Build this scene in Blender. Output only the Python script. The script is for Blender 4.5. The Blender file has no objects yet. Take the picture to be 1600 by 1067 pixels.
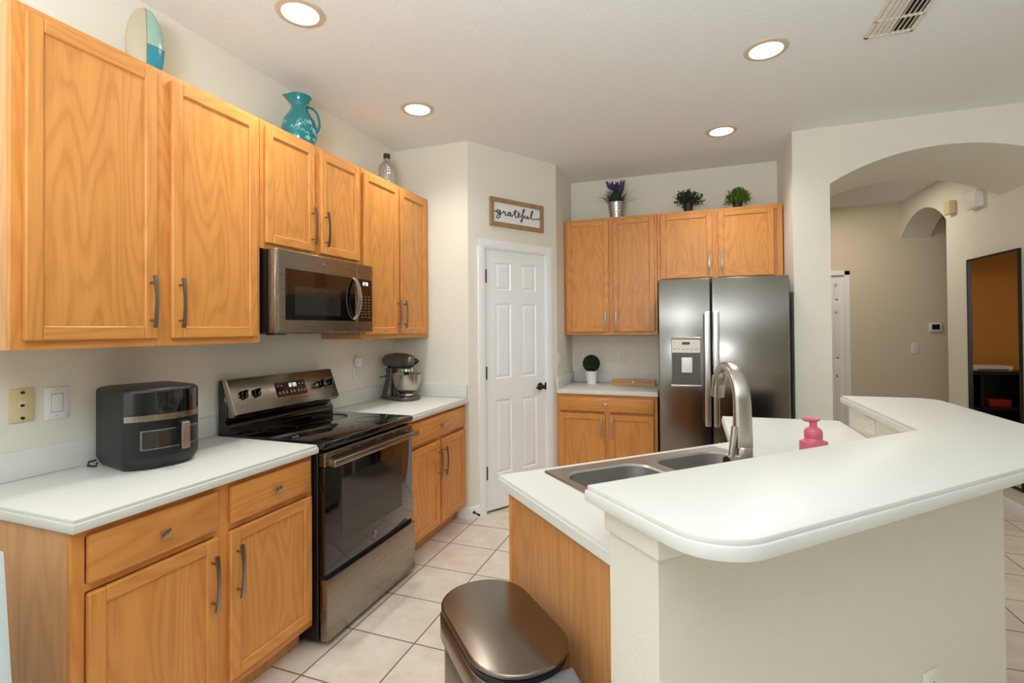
import bpy, bmesh, math, random
from mathutils import Vector, Matrix
random.seed(7)
C = bpy.context.scene.collection
sc = bpy.context.scene
K = math.sqrt(0.5)

# ------------------------------------------------------------------ camera
cam_d = bpy.data.cameras.new('camera'); cam = bpy.data.objects.new('camera', cam_d); C.objects.link(cam)
R_ = Vector((0.9402294, 0.34045731, -0.00758238)); F_ = Vector((-0.34037383, 0.94023195, 0.01046572)); U_ = Vector((0.01069233, -0.00725934, 0.99991648))
m = Matrix.Identity(4)
for i in range(3):
    m[i][0] = R_[i]; m[i][1] = U_[i]; m[i][2] = -F_[i]
m[0][3], m[1][3], m[2][3] = 2.2239, 0.0, 1.4239
cam.matrix_world = m
cam_d.sensor_width = 36; cam_d.lens = 771.5147 / 1600 * 36; cam_d.shift_y = -26.2774 / 1600; cam_d.clip_start = 0.05
sc.camera = cam
# ------------------------------------------------------------------ exposure, world, daylight, added fills
sc.view_settings.view_transform = 'Standard'; sc.view_settings.look = 'None'
sc.view_settings.gamma = 1; sc.view_settings.use_curve_mapping = False
sc.view_settings.exposure = 0.30
sc.cycles.use_denoising = True
sc.cycles.max_bounces = 10; sc.cycles.diffuse_bounces = 6; sc.cycles.sample_clamp_indirect = 6
w = bpy.data.worlds.new('world'); sc.world = w; w.use_nodes = True
w.node_tree.nodes['Background'].inputs[0].default_value = (0.75, 0.85, 1, 1); w.node_tree.nodes['Background'].inputs[1].default_value = 0.4
def area(name, loc, target, sx, sy, power, col):
    d = bpy.data.lights.new(name, 'AREA'); d.shape = 'RECTANGLE'; d.size = sx; d.size_y = sy; d.energy = power; d.color = col
    o = bpy.data.objects.new(name, d); C.objects.link(o); o.location = loc
    o.rotation_euler = (Vector(target) - Vector(loc)).to_track_quat('-Z', 'Y').to_euler(); return o
area('window_daylight_left', (0.06, -1.9, 1.25), (2, -1.7, 1.2), 2.2, 2.2, 11, (0.86, 0.95, 1.0))
area('rear_fill', (1.7, -3.6, 1.5), (1.7, 0, 1.5), 2.6, 2.2, 10, (0.88, 0.96, 1.0))  # added soft fill behind the camera; the rear wall has no window
area('living_room_fill', (6.7, 1.2, 1.4), (4, 1.4, 1.3), 2.4, 2.0, 3, (0.95, 0.97, 1.0))  # added weak fill from the living room side; no window built there
area('ceiling_bounce_fill', (2.0, -0.7, 1.75), (2.0, -0.45, 2.86), .9, .9, 95, (.90, .96, 1.0))      # added fill behind the camera, aimed up for ceiling bounce; no fixture there
area('hall_fill', (3.7, 6.0, 2.84), (3.7, 6.0, 0), 0.5, .5, 10, (1.0, .90, .76))  # added warm fill to brighten the hall, an assumed source without a fixture
POT = 11   # watts of each recessed ceiling lamp

# ------------------------------------------------------------------ materials
def newmat(name):
    mt = bpy.data.materials.new(name); mt.use_nodes = True
    nt = mt.node_tree; return mt, nt, nt.nodes['Principled BSDF']
def lin(c):
    return tuple(((v/255)/12.92 if v/255 <= .04045 else ((v/255+.055)/1.055)**2.4) for v in c) + (1,)
def nd(nt, t, **kw):
    n = nt.nodes.new(t)
    for k, v in kw.items():
        if hasattr(n, k): setattr(n, k, v)
        else: n.inputs[k].default_value = v
    return n
def flat(name, rgb, rough=.5, metal=0., bump=0., bscale=200., coat=0., var=0., spec=None):
    mt, nt, b = newmat(name); L = nt.links
    b.inputs['Roughness'].default_value = rough; b.inputs['Metallic'].default_value = metal
    if coat: b.inputs['Coat Weight'].default_value = coat; b.inputs['Coat Roughness'].default_value = .08
    if spec is not None: b.inputs['Specular IOR Level'].default_value = spec
    tc = nd(nt, 'ShaderNodeTexCoord')
    nz = nd(nt, 'ShaderNodeTexNoise', Scale=3.0 if var else 40., Detail=3.)
    L.new(tc.outputs['Object'], nz.inputs['Vector'])
    mr = nd(nt, 'ShaderNodeMapRange'); mr.inputs[3].default_value = 1-(var or .02); mr.inputs[4].default_value = 1+(var or .02)
    L.new(nz.outputs['Fac'], mr.inputs[0])
    mx = nd(nt, 'ShaderNodeVectorMath', operation='SCALE'); mx.inputs[0].default_value = lin(rgb)[:3]
    L.new(mr.outputs[0], mx.inputs['Scale']); L.new(mx.outputs[0], b.inputs['Base Color'])
    if bump:
        n2 = nd(nt, 'ShaderNodeTexNoise', Scale=bscale, Detail=2.)
        bp = nd(nt, 'ShaderNodeBump', Strength=bump, Distance=.002)
        L.new(tc.outputs['Object'], n2.inputs['Vector']); L.new(n2.outputs['Fac'], bp.inputs['Height']); L.new(bp.outputs[0], b.inputs['Normal'])
    return mt
def oak(name, axis, light=(224, 155, 79), dark=(174, 102, 42), scale=1.0):
    """oak veneer, grain running along axis 0/1/2; cathedral figure from stretched, warped rings"""
    mt, nt, b = newmat(name); L = nt.links
    tc = nd(nt, 'ShaderNodeTexCoord'); oi = nd(nt, 'ShaderNodeObjectInfo')
    sp = nd(nt, 'ShaderNodeSeparateXYZ'); L.new(tc.outputs['Object'], sp.inputs[0])
    ax = [sp.outputs[i] for i in range(3)]; al = ax.pop(axis)
    ad = nd(nt, 'ShaderNodeMath', operation='ADD'); L.new(ax[0], ad.inputs[0]); L.new(ax[1], ad.inputs[1]); ad.operation = 'SUBTRACT'
    rn = nd(nt, 'ShaderNodeMath', operation='MULTIPLY'); L.new(oi.outputs['Random'], rn.inputs[0]); rn.inputs[1].default_value = 31.
    def comb(sa, sl):
        a = nd(nt, 'ShaderNodeMath', operation='MULTIPLY'); L.new(ad.outputs[0], a.inputs[0]); a.inputs[1].default_value = sa
        l = nd(nt, 'ShaderNodeMath', operation='MULTIPLY'); L.new(al, l.inputs[0]); l.inputs[1].default_value = sl
        c = nd(nt, 'ShaderNodeCombineXYZ'); L.new(a.outputs[0], c.inputs[0]); L.new(l.outputs[0], c.inputs[1]); L.new(rn.outputs[0], c.inputs[2]); return c
    # slow warp -> cathedral bands
    n1 = nd(nt, 'ShaderNodeTexNoise', Scale=1., Detail=1.5, Roughness=.45); L.new(comb(5.*scale, .75*scale).outputs[0], n1.inputs['Vector'])
    n1b = nd(nt, 'ShaderNodeTexNoise', Scale=1., Detail=2.); L.new(comb(30.*scale, 5*scale).outputs[0], n1b.inputs['Vector'])
    s1 = nd(nt, 'ShaderNodeMath', operation='MULTIPLY_ADD'); L.new(n1.outputs['Fac'], s1.inputs[0]); s1.inputs[1].default_value = 115.
    s0 = nd(nt, 'ShaderNodeMath', operation='MULTIPLY'); L.new(n1b.outputs['Fac'], s0.inputs[0]); s0.inputs[1].default_value = 5.0
    L.new(s0.outputs[0], s1.inputs[2])
    sn = nd(nt, 'ShaderNodeMath', operation='SINE'); L.new(s1.outputs[0], sn.inputs[0])
    m1 = nd(nt, 'ShaderNodeMapRange'); L.new(sn.outputs[0], m1.inputs[0]); m1.inputs[1].default_value = -1; m1.inputs[2].default_value = 1
    pw = nd(nt, 'ShaderNodeMath', operation='POWER'); L.new(m1.outputs[0], pw.inputs[0]); pw.inputs[1].default_value = 2.2
    # fine pores and streaks
    n2 = nd(nt, 'ShaderNodeTexNoise', Scale=1., Detail=3., Roughness=.6); L.new(comb(260., 7.).outputs[0], n2.inputs['Vector'])
    n3 = nd(nt, 'ShaderNodeTexNoise', Scale=1., Detail=2.); L.new(comb(22., .9).outputs[0], n3.inputs['Vector'])
    f = nd(nt, 'ShaderNodeMath', operation='MULTIPLY_ADD'); L.new(pw.outputs[0], f.inputs[0]); f.inputs[1].default_value = .26
    q = nd(nt, 'ShaderNodeMath', operation='MULTIPLY_ADD'); L.new(n2.outputs['Fac'], q.inputs[0]); q.inputs[1].default_value = .55
    q3 = nd(nt, 'ShaderNodeMath', operation='MULTIPLY_ADD'); L.new(n3.outputs['Fac'], q3.inputs[0]); q3.inputs[1].default_value = .5; q3.inputs[2].default_value = -.38
    L.new(q3.outputs[0], q.inputs[2]); L.new(q.outputs[0], f.inputs[2])
    mx = nd(nt, 'ShaderNodeMix', data_type='RGBA'); mx.clamp_factor = True
    L.new(f.outputs[0], mx.inputs[0]); mx.inputs[6].default_value = lin(light); mx.inputs[7].default_value = lin(dark)
    # board to board tone
    hs = nd(nt, 'ShaderNodeHueSaturation'); vr = nd(nt, 'ShaderNodeMapRange'); L.new(oi.outputs['Random'], vr.inputs[0]); vr.inputs[3].default_value = .94; vr.inputs[4].default_value = 1.05
    L.new(vr.outputs[0], hs.inputs['Value']); L.new(mx.outputs[2], hs.inputs['Color']); L.new(hs.outputs[0], b.inputs['Base Color'])
    b.inputs['Roughness'].default_value = .38
    bp = nd(nt, 'ShaderNodeBump', Strength=.12, Distance=.001); L.new(n2.outputs['Fac'], bp.inputs['Height']); L.new(bp.outputs[0], b.inputs['Normal'])
    return mt
def steel(name, rgb=(190, 188, 184), rough=.28, axis=2, amt=.12):
    mt, nt, b = newmat(name); L = nt.links
    b.inputs['Metallic'].default_value = 1
    tc = nd(nt, 'ShaderNodeTexCoord'); mp = nd(nt, 'ShaderNodeMapping')
    s = [420., 420., 420.]; s[axis] = 4.; mp.inputs['Scale'].default_value = s
    L.new(tc.outputs['Object'], mp.inputs[0]); nz = nd(nt, 'ShaderNodeTexNoise', Scale=1., Detail=2.); L.new(mp.outputs[0], nz.inputs['Vector'])
    mr = nd(nt, 'ShaderNodeMapRange'); mr.inputs[3].default_value = rough-amt/4; mr.inputs[4].default_value = rough+amt/4
    L.new(nz.outputs['Fac'], mr.inputs[0]); L.new(mr.outputs[0], b.inputs['Roughness'])
    b.inputs['Base Color'].default_value = lin(rgb); return mt
def emit(name, rgb, s):
    mt, nt, b = newmat(name); b.inputs['Base Color'].default_value = lin(rgb); b.inputs['Emission Color'].default_value = lin(rgb); b.inputs['Emission Strength'].default_value = s
    return mt
def tile_mat():
    mt, nt, b = newmat('ceramic_tile'); L = nt.links
    tc = nd(nt, 'ShaderNodeTexCoord'); mp = nd(nt, 'ShaderNodeMapping'); ts = .3353
    mp.inputs['Scale'].default_value = (1/ts, 1/ts, 1); mp.inputs['Location'].default_value = (-.690/ts, -1.637/ts, 0)
    L.new(tc.outputs['Object'], mp.inputs[0])
    fr = nd(nt, 'ShaderNodeVectorMath', operation='FRACTION'); L.new(mp.outputs[0], fr.inputs[0])
    sp = nd(nt, 'ShaderNodeSeparateXYZ'); L.new(fr.outputs[0], sp.inputs[0])
    def edge(o):
        a = nd(nt, 'ShaderNodeMath', operation='SUBTRACT'); L.new(o, a.inputs[0]); a.inputs[1].default_value = .5
        c = nd(nt, 'ShaderNodeMath', operation='ABSOLUTE'); L.new(a.outputs[0], c.inputs[0]); return c.outputs[0]
    mxm = nd(nt, 'ShaderNodeMath', operation='MAXIMUM'); L.new(edge(sp.outputs[0]), mxm.inputs[0]); L.new(edge(sp.outputs[1]), mxm.inputs[1])
    st = nd(nt, 'ShaderNodeMapRange'); L.new(mxm.outputs[0], st.inputs[0]); st.inputs[1].default_value = .488; st.inputs[2].default_value = .493
    fl = nd(nt, 'ShaderNodeVectorMath', operation='FLOOR'); L.new(mp.outputs[0], fl.inputs[0])
    wn = nd(nt, 'ShaderNodeTexWhiteNoise', noise_dimensions='3D'); L.new(fl.outputs[0], wn.inputs['Vector'])
    of = nd(nt, 'ShaderNodeVectorMath', operation='MULTIPLY_ADD'); L.new(wn.outputs['Color'], of.inputs[0]); of.inputs[1].default_value = (20, 20, 20); L.new(tc.outputs['Object'], of.inputs[2])
    nz = nd(nt, 'ShaderNodeTexNoise', Scale=7., Detail=5., Roughness=.6); L.new(of.outputs[0], nz.inputs['Vector'])
    cr = nd(nt, 'ShaderNodeValToRGB'); L.new(nz.outputs['Fac'], cr.inputs[0])
    cr.color_ramp.elements[0].position = .3; cr.color_ramp.elements[0].color = lin((208, 194, 177)); cr.color_ramp.elements[1].position = .7; cr.color_ramp.elements[1].color = lin((228, 218, 204))
    mx = nd(nt, 'ShaderNodeMix', data_type='RGBA'); L.new(st.outputs[0], mx.inputs[0]); L.new(cr.outputs[0], mx.inputs[6]); mx.inputs[7].default_value = lin((112, 90, 74))
    L.new(mx.outputs[2], b.inputs['Base Color'])
    rr = nd(nt, 'ShaderNodeMapRange'); L.new(st.outputs[0], rr.inputs[0]); rr.inputs[3].default_value = .32; rr.inputs[4].default_value = .8; L.new(rr.outputs[0], b.inputs['Roughness'])
    bp = nd(nt, 'ShaderNodeBump', Strength=.5, Distance=.003); bp.invert = True; L.new(st.outputs[0], bp.inputs['Height']); L.new(bp.outputs[0], b.inputs['Normal'])
    return mt
M = {}
M['oakz'] = oak('oak_vertical', 2); M['oaky'] = oak('oak_along_y', 1); M['oakx'] = oak('oak_along_x', 0)
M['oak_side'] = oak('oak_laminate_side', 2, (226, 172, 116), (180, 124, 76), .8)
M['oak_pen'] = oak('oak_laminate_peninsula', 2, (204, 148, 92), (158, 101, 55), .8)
M['wall'] = flat('cream_wall_paint', (232, 229, 216), .75, bump=.25, bscale=90)
M['barwall'] = flat('cream_wall_texture', (226, 222, 208), .75, bump=.6, bscale=110)
M['hallwall'] = flat('beige_hall_paint', (221, 208, 186), .75, bump=.2, bscale=90)
M['orange'] = flat('orange_wall_paint', (222, 158, 84), .7)
M['paleblue'] = flat('pale_blue_grey_paint', (200, 214, 216), .7)
M['ceil'] = flat('ceiling_paint', (233, 236, 236), .85, bump=.5, bscale=60)
M['trim'] = flat('white_trim_paint', (244, 246, 248), .4)
M['counter'] = flat('white_counter', (219, 219, 214), .38)
M['tile'] = tile_mat()
M['steel'] = steel('brushed_steel', (176, 170, 162), .27, 2)
M['steely'] = steel('brushed_steel_y', (158, 148, 136), .27, 1)
M['steelx'] = steel('brushed_steel_x', (140, 136, 130), .19, 0)
M['handle_steel'] = steel('bright_handle_steel', (205, 203, 200), .3, 2)
M['fryer'] = flat('soft_black_plastic', (30, 30, 31), .42)
M['niche'] = flat('dispenser_grey', (92, 90, 86), .4)
M['sink'] = flat('sink_steel', (178, 176, 172), .36, .92)
M['dark_steel'] = steel('grey_steel', (132, 122, 112), .25, 1)
M['nickel'] = steel('satin_nickel', (186, 181, 172), .26, 2, .08)
M['pull'] = steel('grey_pull_metal', (150, 148, 144), .3, 2, .05)
M['chrome'] = flat('polished_chrome', (225, 225, 225), .08, 1.)
M['black'] = flat('black_plastic', (16, 16, 17), .35)
M['blackgloss'] = flat('black_gloss', (8, 8, 9), .06, coat=.5)
M['glass_black'] = flat('black_oven_glass', (10, 9, 9), .04, coat=.6)
M['smoke'] = flat('smoked_window', (46, 43, 40), .08, coat=.4)
M['darkgrey'] = flat('dark_grey_plastic', (42, 42, 43), .45)
M['grey'] = flat('grey_plastic', (112, 115, 118), .5)
M['mixer'] = flat('graphite_enamel', (88, 82, 76), .25, .35, coat=.4)
M['white'] = flat('white_plastic', (238, 238, 236), .35)
M['bright'] = flat('warm_white_plastic', (232, 229, 220), .4)
M['almond'] = flat('almond_plastic', (222, 205, 158), .4)
M['bronze'] = flat('oil_rubbed_bronze', (66, 54, 44), .35, .8)
M['pink'] = flat('pink_plastic', (222, 110, 134), .3, coat=.2)
M['ringbeige'] = flat('beige_lamp_trim', (206, 192, 168), .5)
M['vent'] = flat('off_white_vent', (222, 217, 205), .5)
M['gap'] = flat('dark_gap', (14, 13, 12), .9)
M['lcd'] = emit('white_display', (235, 245, 255), 1.0)
M['lcd_dim'] = emit('dim_display', (150, 150, 150), .35)
M['lcd_blue'] = flat('blue_display', (24, 30, 62), .2)
M['print'] = flat('grey_print', (140, 138, 135), .5)
M['silver'] = flat('silver_badge', (205, 205, 205), .2, .9)
M['lamp'] = emit('lamp_glow', (255, 250, 238), 6.)
M['mirror'] = flat('mirror_glass', (225, 220, 212), .01, 1.)
M['tealz'] = flat('teal_glaze', (16, 128, 138), .14, coat=.6, var=.12)
M['frame_wood'] = oak('weathered_frame_wood', 2, (172, 138, 98), (112, 82, 54), 2.)
M['box_wood'] = oak('light_box_wood', 0, (206, 158, 108), (176, 126, 80), 2.)
M['pot_black'] = flat('black_pot', (24, 24, 26), .5)
M['pot_white'] = flat('white_pot', (240, 240, 238), .35)
M['galv'] = steel('galvanised_pot', (190, 190, 188), .35, 2)
M['leaf_dark'] = flat('dark_leaf', (44, 66, 38), .5, var=.4)
M['leaf'] = flat('fresh_leaf', (92, 126, 48), .5, var=.35)
M['leaf_box'] = flat('boxwood_leaf', (32, 58, 26), .55, var=.4)
M['lav'] = flat('lavender_flower', (74, 60, 108), .6, var=.25)
M['red'] = flat('red_plastic', (150, 24, 24), .4)

# ------------------------------------------------------------------ mesh helpers
class MB:
    def __init__(s): s.bm = bmesh.new(); s.mats = []
    def mi(s, mt):
        if mt not in s.mats: s.mats.append(mt)
        return s.mats.index(mt)
    def _merge(s, b, mt, X=None):
        if X is not None: bmesh.ops.transform(b, matrix=X, verts=b.verts)
        bmesh.ops.recalc_face_normals(b, faces=b.faces)
        i = s.mi(mt)
        for f in b.faces: f.material_index = i
        me = bpy.data.meshes.new('tmp'); b.to_mesh(me); b.free(); s.bm.from_mesh(me); bpy.data.meshes.remove(me); return s
    def box(s, x0, x1, y0, y1, z0, z1, mt=None, bev=0., seg=1, X=None):
        b = bmesh.new(); bmesh.ops.create_cube(b, size=1)
        for v in b.verts: v.co = Vector((x0+(v.co.x+.5)*(x1-x0), y0+(v.co.y+.5)*(y1-y0), z0+(v.co.z+.5)*(z1-z0)))
        if bev: bmesh.ops.bevel(b, geom=list(b.edges), offset=bev, segments=seg, affect='EDGES', profile=.5)
        return s._merge(b, mt, X)
    def prism(s, pts, h0, h1, mt, bev=0., seg=2, X=None, axis=2, vbev=True):
        """polygon pts (2D) extruded along axis from h0 to h1"""
        b = bmesh.new()
        def P(p, h):
            if axis == 2: return (p[0], p[1], h)
            if axis == 1: return (p[0], h, p[1])
            return (h, p[0], p[1])
        lo = [b.verts.new(P(p, h0)) for p in pts]; hi = [b.verts.new(P(p, h1)) for p in pts]; n = len(pts)
        b.faces.new(lo); b.faces.new(hi)
        for i in range(n): b.faces.new((lo[i], lo[(i+1) % n], hi[(i+1) % n], hi[i]))
        if bev:
            hs = set(lo); hh = set(hi)
            ed = [e for e in b.edges if vbev or all(v in hs for v in e.verts) or all(v in hh for v in e.verts)]
            bmesh.ops.recalc_face_normals(b, faces=b.faces)
            bmesh.ops.bevel(b, geom=ed, offset=bev, segments=seg, affect='EDGES', profile=.5)
        return s._merge(b, mt, X)
    def lathe(s, prof, mt, n=32, X=None, sx=1., sy=1.):
        b = bmesh.new(); rings = []
        for r, z in prof:
            if r < 1e-5: rings.append([b.verts.new((0, 0, z))])
            else: rings.append([b.verts.new((sx*r*math.cos(2*math.pi*i/n), sy*r*math.sin(2*math.pi*i/n), z)) for i in range(n)])
        for a, c in zip(rings, rings[1:]):
            for i in range(n):
                j = (i+1) % n
                if len(a) == 1 and len(c) == 1: continue
                if len(a) == 1: b.faces.new((a[0], c[i], c[j]))
                elif len(c) == 1: b.faces.new((a[i], a[j], c[0]))
                else: b.faces.new((a[i], a[j], c[j], c[i]))
        return s._merge(b, mt, X)
    def cyl(s, r, z0, z1, mt, n=24, X=None, bev=0., r2=None):
        r2 = r if r2 is None else r2
        if bev: return s.lathe([(0, z0), (r-bev, z0), (r, z0+bev), (r2, z1-bev), (r2-bev, z1), (0, z1)], mt, n, X)
        return s.lathe([(0, z0), (r, z0), (r2, z1), (0, z1)], mt, n, X)
    def tube(s, pts, r, mt, n=8, up=None, rr=None, closed=False, X=None):
        """sweep; r = radius or (half width, half thickness); rr = per point scale"""
        b = bmesh.new(); pts = [Vector(p) for p in pts]; N = len(pts); rings = []
        prev = Vector(up) if up else None
        for i, p in enumerate(pts):
            t = (pts[(i+1) % N if closed else min(i+1, N-1)] - pts[(i-1) % N if closed else max(i-1, 0)]).normalized()
            a = prev if prev is not None else (Vector((0, 0, 1)) if abs(t.z) < .9 else Vector((1, 0, 0)))
            side = t.cross(a)
            if side.length < 1e-6: side = t.cross(Vector((1, .3, .2)))
            side.normalize(); nrm = side.cross(t).normalized()
            if not up: prev = nrm
            k = rr[i] if rr else 1.
            ra, rb = (r if isinstance(r, tuple) else (r, r))
            if isinstance(k, tuple): ra, rb = k; k = 1
            ring = []
            for j in range(n):
                th = 2*math.pi*(j+.5)/n; cx, cy = math.cos(th), math.sin(th)
                if n == 4: cx, cy = math.copysign(1, cx), math.copysign(1, cy)
                ring.append(b.verts.new(p + side*ra*k*cx + nrm*rb*k*cy))
            rings.append(ring)
        for i in range(N if closed else N-1):
            A, B = rings[i], rings[(i+1) % N]
            for j in range(n): b.faces.new((A[j], A[(j+1) % n], B[(j+1) % n], B[j]))
        if not closed: b.faces.new(rings[0]); b.faces.new(rings[-1])
        return s._merge(b, mt, X)
    def quad(s, pts, mt):
        b = bmesh.new(); b.faces.new([b.verts.new(p) for p in pts])
        i = s.mi(mt)
        for f in b.faces: f.material_index = i
        me = bpy.data.meshes.new('tmp'); b.to_mesh(me); b.free(); s.bm.from_mesh(me); bpy.data.meshes.remove(me); return s
    def build(s, name, parent=None, X=None, smooth=True, local=False, origin=None):
        me = bpy.data.meshes.new(name)
        if X is not None: bmesh.ops.transform(s.bm, matrix=X, verts=s.bm.verts)
        o = bpy.data.objects.new(name, me); C.objects.link(o)
        T = Matrix.Identity(4)
        if parent is not None and not local: T = WM[parent.name].inverted()
        loc = Matrix.Identity(4)
        if origin is not None: loc = Matrix.Translation(T @ Vector(origin))
        bmesh.ops.transform(s.bm, matrix=loc.inverted() @ T, verts=s.bm.verts)
        s.bm.to_mesh(me); s.bm.free()
        for mt in s.mats: me.materials.append(mt)
        if smooth:
            me.polygons.foreach_set('use_smooth', [True]*len(me.polygons)); me.set_sharp_from_angle(angle=math.radians(35))
        if parent is not None: o.parent = parent
        o.location = loc.to_translation()
        WM[o.name] = (WM[parent.name] if parent is not None else Matrix.Identity(4)) @ loc
        return o
WM = {}
def tag(o, label, cat, group=None):
    o['label'] = label; o['category'] = cat
    if group: o['group'] = group
    return o
def thing(name, label, cat, loc=(0, 0, 0), rotz=0., group=None):
    o = bpy.data.objects.new(name, None); C.objects.link(o); o.location = loc; o.rotation_euler = (0, 0, rotz)
    o.empty_display_size = .05
    WM[o.name] = Matrix.Translation(loc) @ Matrix.Rotation(rotz, 4, 'Z')
    return tag(o, label, cat, group)
def struct(o): o['kind'] = 'structure'; return o
def dup(root, loc, label, rotz=None):
    r = root.copy(); C.objects.link(r); r.location = loc; r['label'] = label
    if rotz is not None: r.rotation_euler = (0, 0, rotz)
    for ch in list(root.children):
        c = ch.copy(); C.objects.link(c); c.parent = r
        for g in list(ch.children):
            d = g.copy(); C.objects.link(d); d.parent = c
    return r
def frameX(o, u, d, v=(0, 0, 1)):
    """local (u, d, v) axes to world"""
    X = Matrix.Identity(4)
    for i in range(3): X[i][0], X[i][1], X[i][2], X[i][3] = u[i], d[i], v[i], o[i]
    return X
def NT(n, t, z=0.): return (K*(t+n), K*(t-n), z)
XN = frameX((0, 0, 0), (K, -K, 0), (K, K, 0))      # local x = n (towards the camera side), local y = t (along the bar)
def arc(cx, cy, r, a0, a1, n): return [(cx+r*math.cos(math.radians(a0+(a1-a0)*i/n)), cy+r*math.sin(math.radians(a0+(a1-a0)*i/n))) for i in range(n+1)]
def rrect(x0, x1, y0, y1, r, n=5):
    return arc(x1-r, y1-r, r, 0, 90, n)+arc(x0+r, y1-r, r, 90, 180, n)+arc(x0+r, y0+r, r, 180, 270, n)+arc(x1-r, y0+r, r, 270, 360, n)

# ------------------------------------------------------------------ the room
H = 2.86
b = MB(); b.box(-.2, 7.2, -4.1, 9.4, -.1, 0, M['tile']); struct(b.build('floor'))
b = MB(); b.box(-.2, 7.2, -4.1, 9.4, H, H+.1, M['ceil']); struct(b.build('ceiling'))
# left wall, with the glazed opening behind the camera
b = MB(); W = M['wall']
b.box(-.12, 0, -.7, 3.5, 0, H, W); b.box(-.12, 0, -4.0, -3.1, 0, H, W); b.box(-.12, 0, -3.1, -.7, 2.45, H, W); b.box(-.12, 0, -3.1, -.7, 0, .1, W)
struct(b.build('wall_left'))
b = MB(); b.box(-.08, -.04, -3.1, -3.02, .1, 2.45, M['trim']); b.box(-.08, -.04, -.78, -.7, .1, 2.45, M['trim']); b.box(-.08, -.04, -1.94, -1.86, .1, 2.45, M['trim'])
b.box(-.08, -.04, -3.1, -.7, 2.37, 2.45, M['trim']); b.box(-.08, -.04, -3.1, -.7, .1, .18, M['trim']); struct(b.build('window_1'))
b = MB(); b.box(-.12, 7.1, -4.0, -3.88, 0, H, W); struct(b.build('wall_rear'))
b = MB(); b.box(7.0, 7.12, -4.0, 4.2, 0, H, W); struct(b.build('wall_right'))
A = Vector((.645, 3.395, 0)); B = Vector((1.13, 4.17, 0)); D = (B-A).normalized(); N = Vector((D.y, -D.x, 0)); LAB = (B-A).length
b = MB(); b.prism([(-.12, 3.395), (A.x, A.y), (A.x-.07, A.y+.1), (-.12, 3.495)], 0, H, W); struct(b.build('wall_end'))
XP = frameX(A, D, N)     # pantry wall frame: x along wall, y out of wall, z up
DS0, DS1, DH = .153, .784, 2.062
b = MB(); b.box(0, DS0, -.1, 0, 0, H, W, X=XP); b.box(DS1, LAB, -.1, 0, 0, H, W, X=XP); b.box(DS0, DS1, -.1, 0, DH, H, W, X=XP); struct(b.build('wall_pantry'))
b = MB(); b.box(1.03, 1.13, 4.17, 4.86, 0, H, W); struct(b.build('wall_side'))
b = MB(); b.box(1.03, 2.935, 4.76, 4.86, 0, H, W); struct(b.build('wall_back'))
# arched block between kitchen and hall
b = MB(); AX0, AX1, AY0, AY1, ASP = 3.17, 4.52, 4.09, 4.95, 2.452
b.box(2.935, AX0, AY0, AY1, 0, H, W); b.box(AX1, 7.1, AY0, AY1, 0, H, W)
cx = (AX0+AX1)/2; hc = (AX1-AX0)/2; rise = .192; Rr = (hc*hc+rise*rise)/(2*rise); a0 = math.degrees(math.asin(hc/Rr)); cz = ASP+rise-Rr
ap = arc(cx, cz, Rr, 90+a0, 90-a0, 32)
for p, q in zip(ap, ap[1:]):
    for y in (AY0, AY1): b.quad([(p[0], y, p[1]), (q[0], y, q[1]), (q[0], y, H), (p[0], y, H)], W)
    b.quad([(p[0], AY0, p[1]), (p[0], AY1, p[1]), (q[0], AY1, q[1]), (q[0], AY0, q[1])], W)
struct(b.build('wall_arch'))
HW = M['hallwall']
# hall: right wall with its own small arch, far wall
b = MB(); HY0, HY1 = 5.82, 6.9
b.box(AX1, AX1+.28, AY1, HY0, 0, H, W)
hz0, hz1 = 2.445, 2.445; hcx = (HY0+HY1)/2; hh = (HY1-HY0)/2; r2 = .22; R2 = (hh*hh+r2*r2)/(2*r2); a2 = math.degrees(math.asin(hh/R2)); cz2 = 2.445+r2-R2
ap = arc(hcx, cz2, R2, 90+a2, 90-a2, 20)
for p, q in zip(ap, ap[1:]):
    for x in (AX1, AX1+.28): b.quad([(x, p[0], p[1]), (x, q[0], q[1]), (x, q[0], H), (x, p[0], H)], W)
    b.quad([(AX1, p[0], p[1]), (AX1+.28, p[0], p[1]), (AX1+.28, q[0], q[1]), (AX1, q[0], q[1])], W)
struct(b.build('wall_hall_right'))
b = MB(); b.box(3.975, 7.0, 6.9, 7.0, 0, H, HW); b.box(3.80, 3.975, 6.9, 7.0, 2.05, H, HW); b.box(2.3, 3.80, 6.9, 7.0, 2.5, H, HW); struct(b.build('wall_hall_far'))
b = MB(); b.box(6.9, 7.0, 4.95, 6.9, 0, H, HW); struct(b.build('wall_hall_side'))
b = MB(); b.box(2.2, 2.3, 4.86, 7.9, 0, H, HW); struct(b.build('wall_hall_left'))
b = MB(); b.box(2.2, 4.1, 7.9, 8.0, 0, H, M['orange']); b.box(4.0, 4.1, 7.0, 7.9, 0, H, M['orange']); struct(b.build('wall_study'))
# low wall under the raised bar
bw = M['barwall']; n0, n1, t0 = .64, .80, 2.252
def nx(n, x): return (x, x-n/K)      # point on the line n=const at given x
pts = [NT(n0, t0)[:2], NT(n1, t0)[:2], nx(n1, 3.16), (3.16, 2.985), (2.985, 2.985), nx(n0, 2.985)]
b = MB(); b.prism(pts, 0, 1.029, bw); struct(b.build('wall_bar'))
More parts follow.
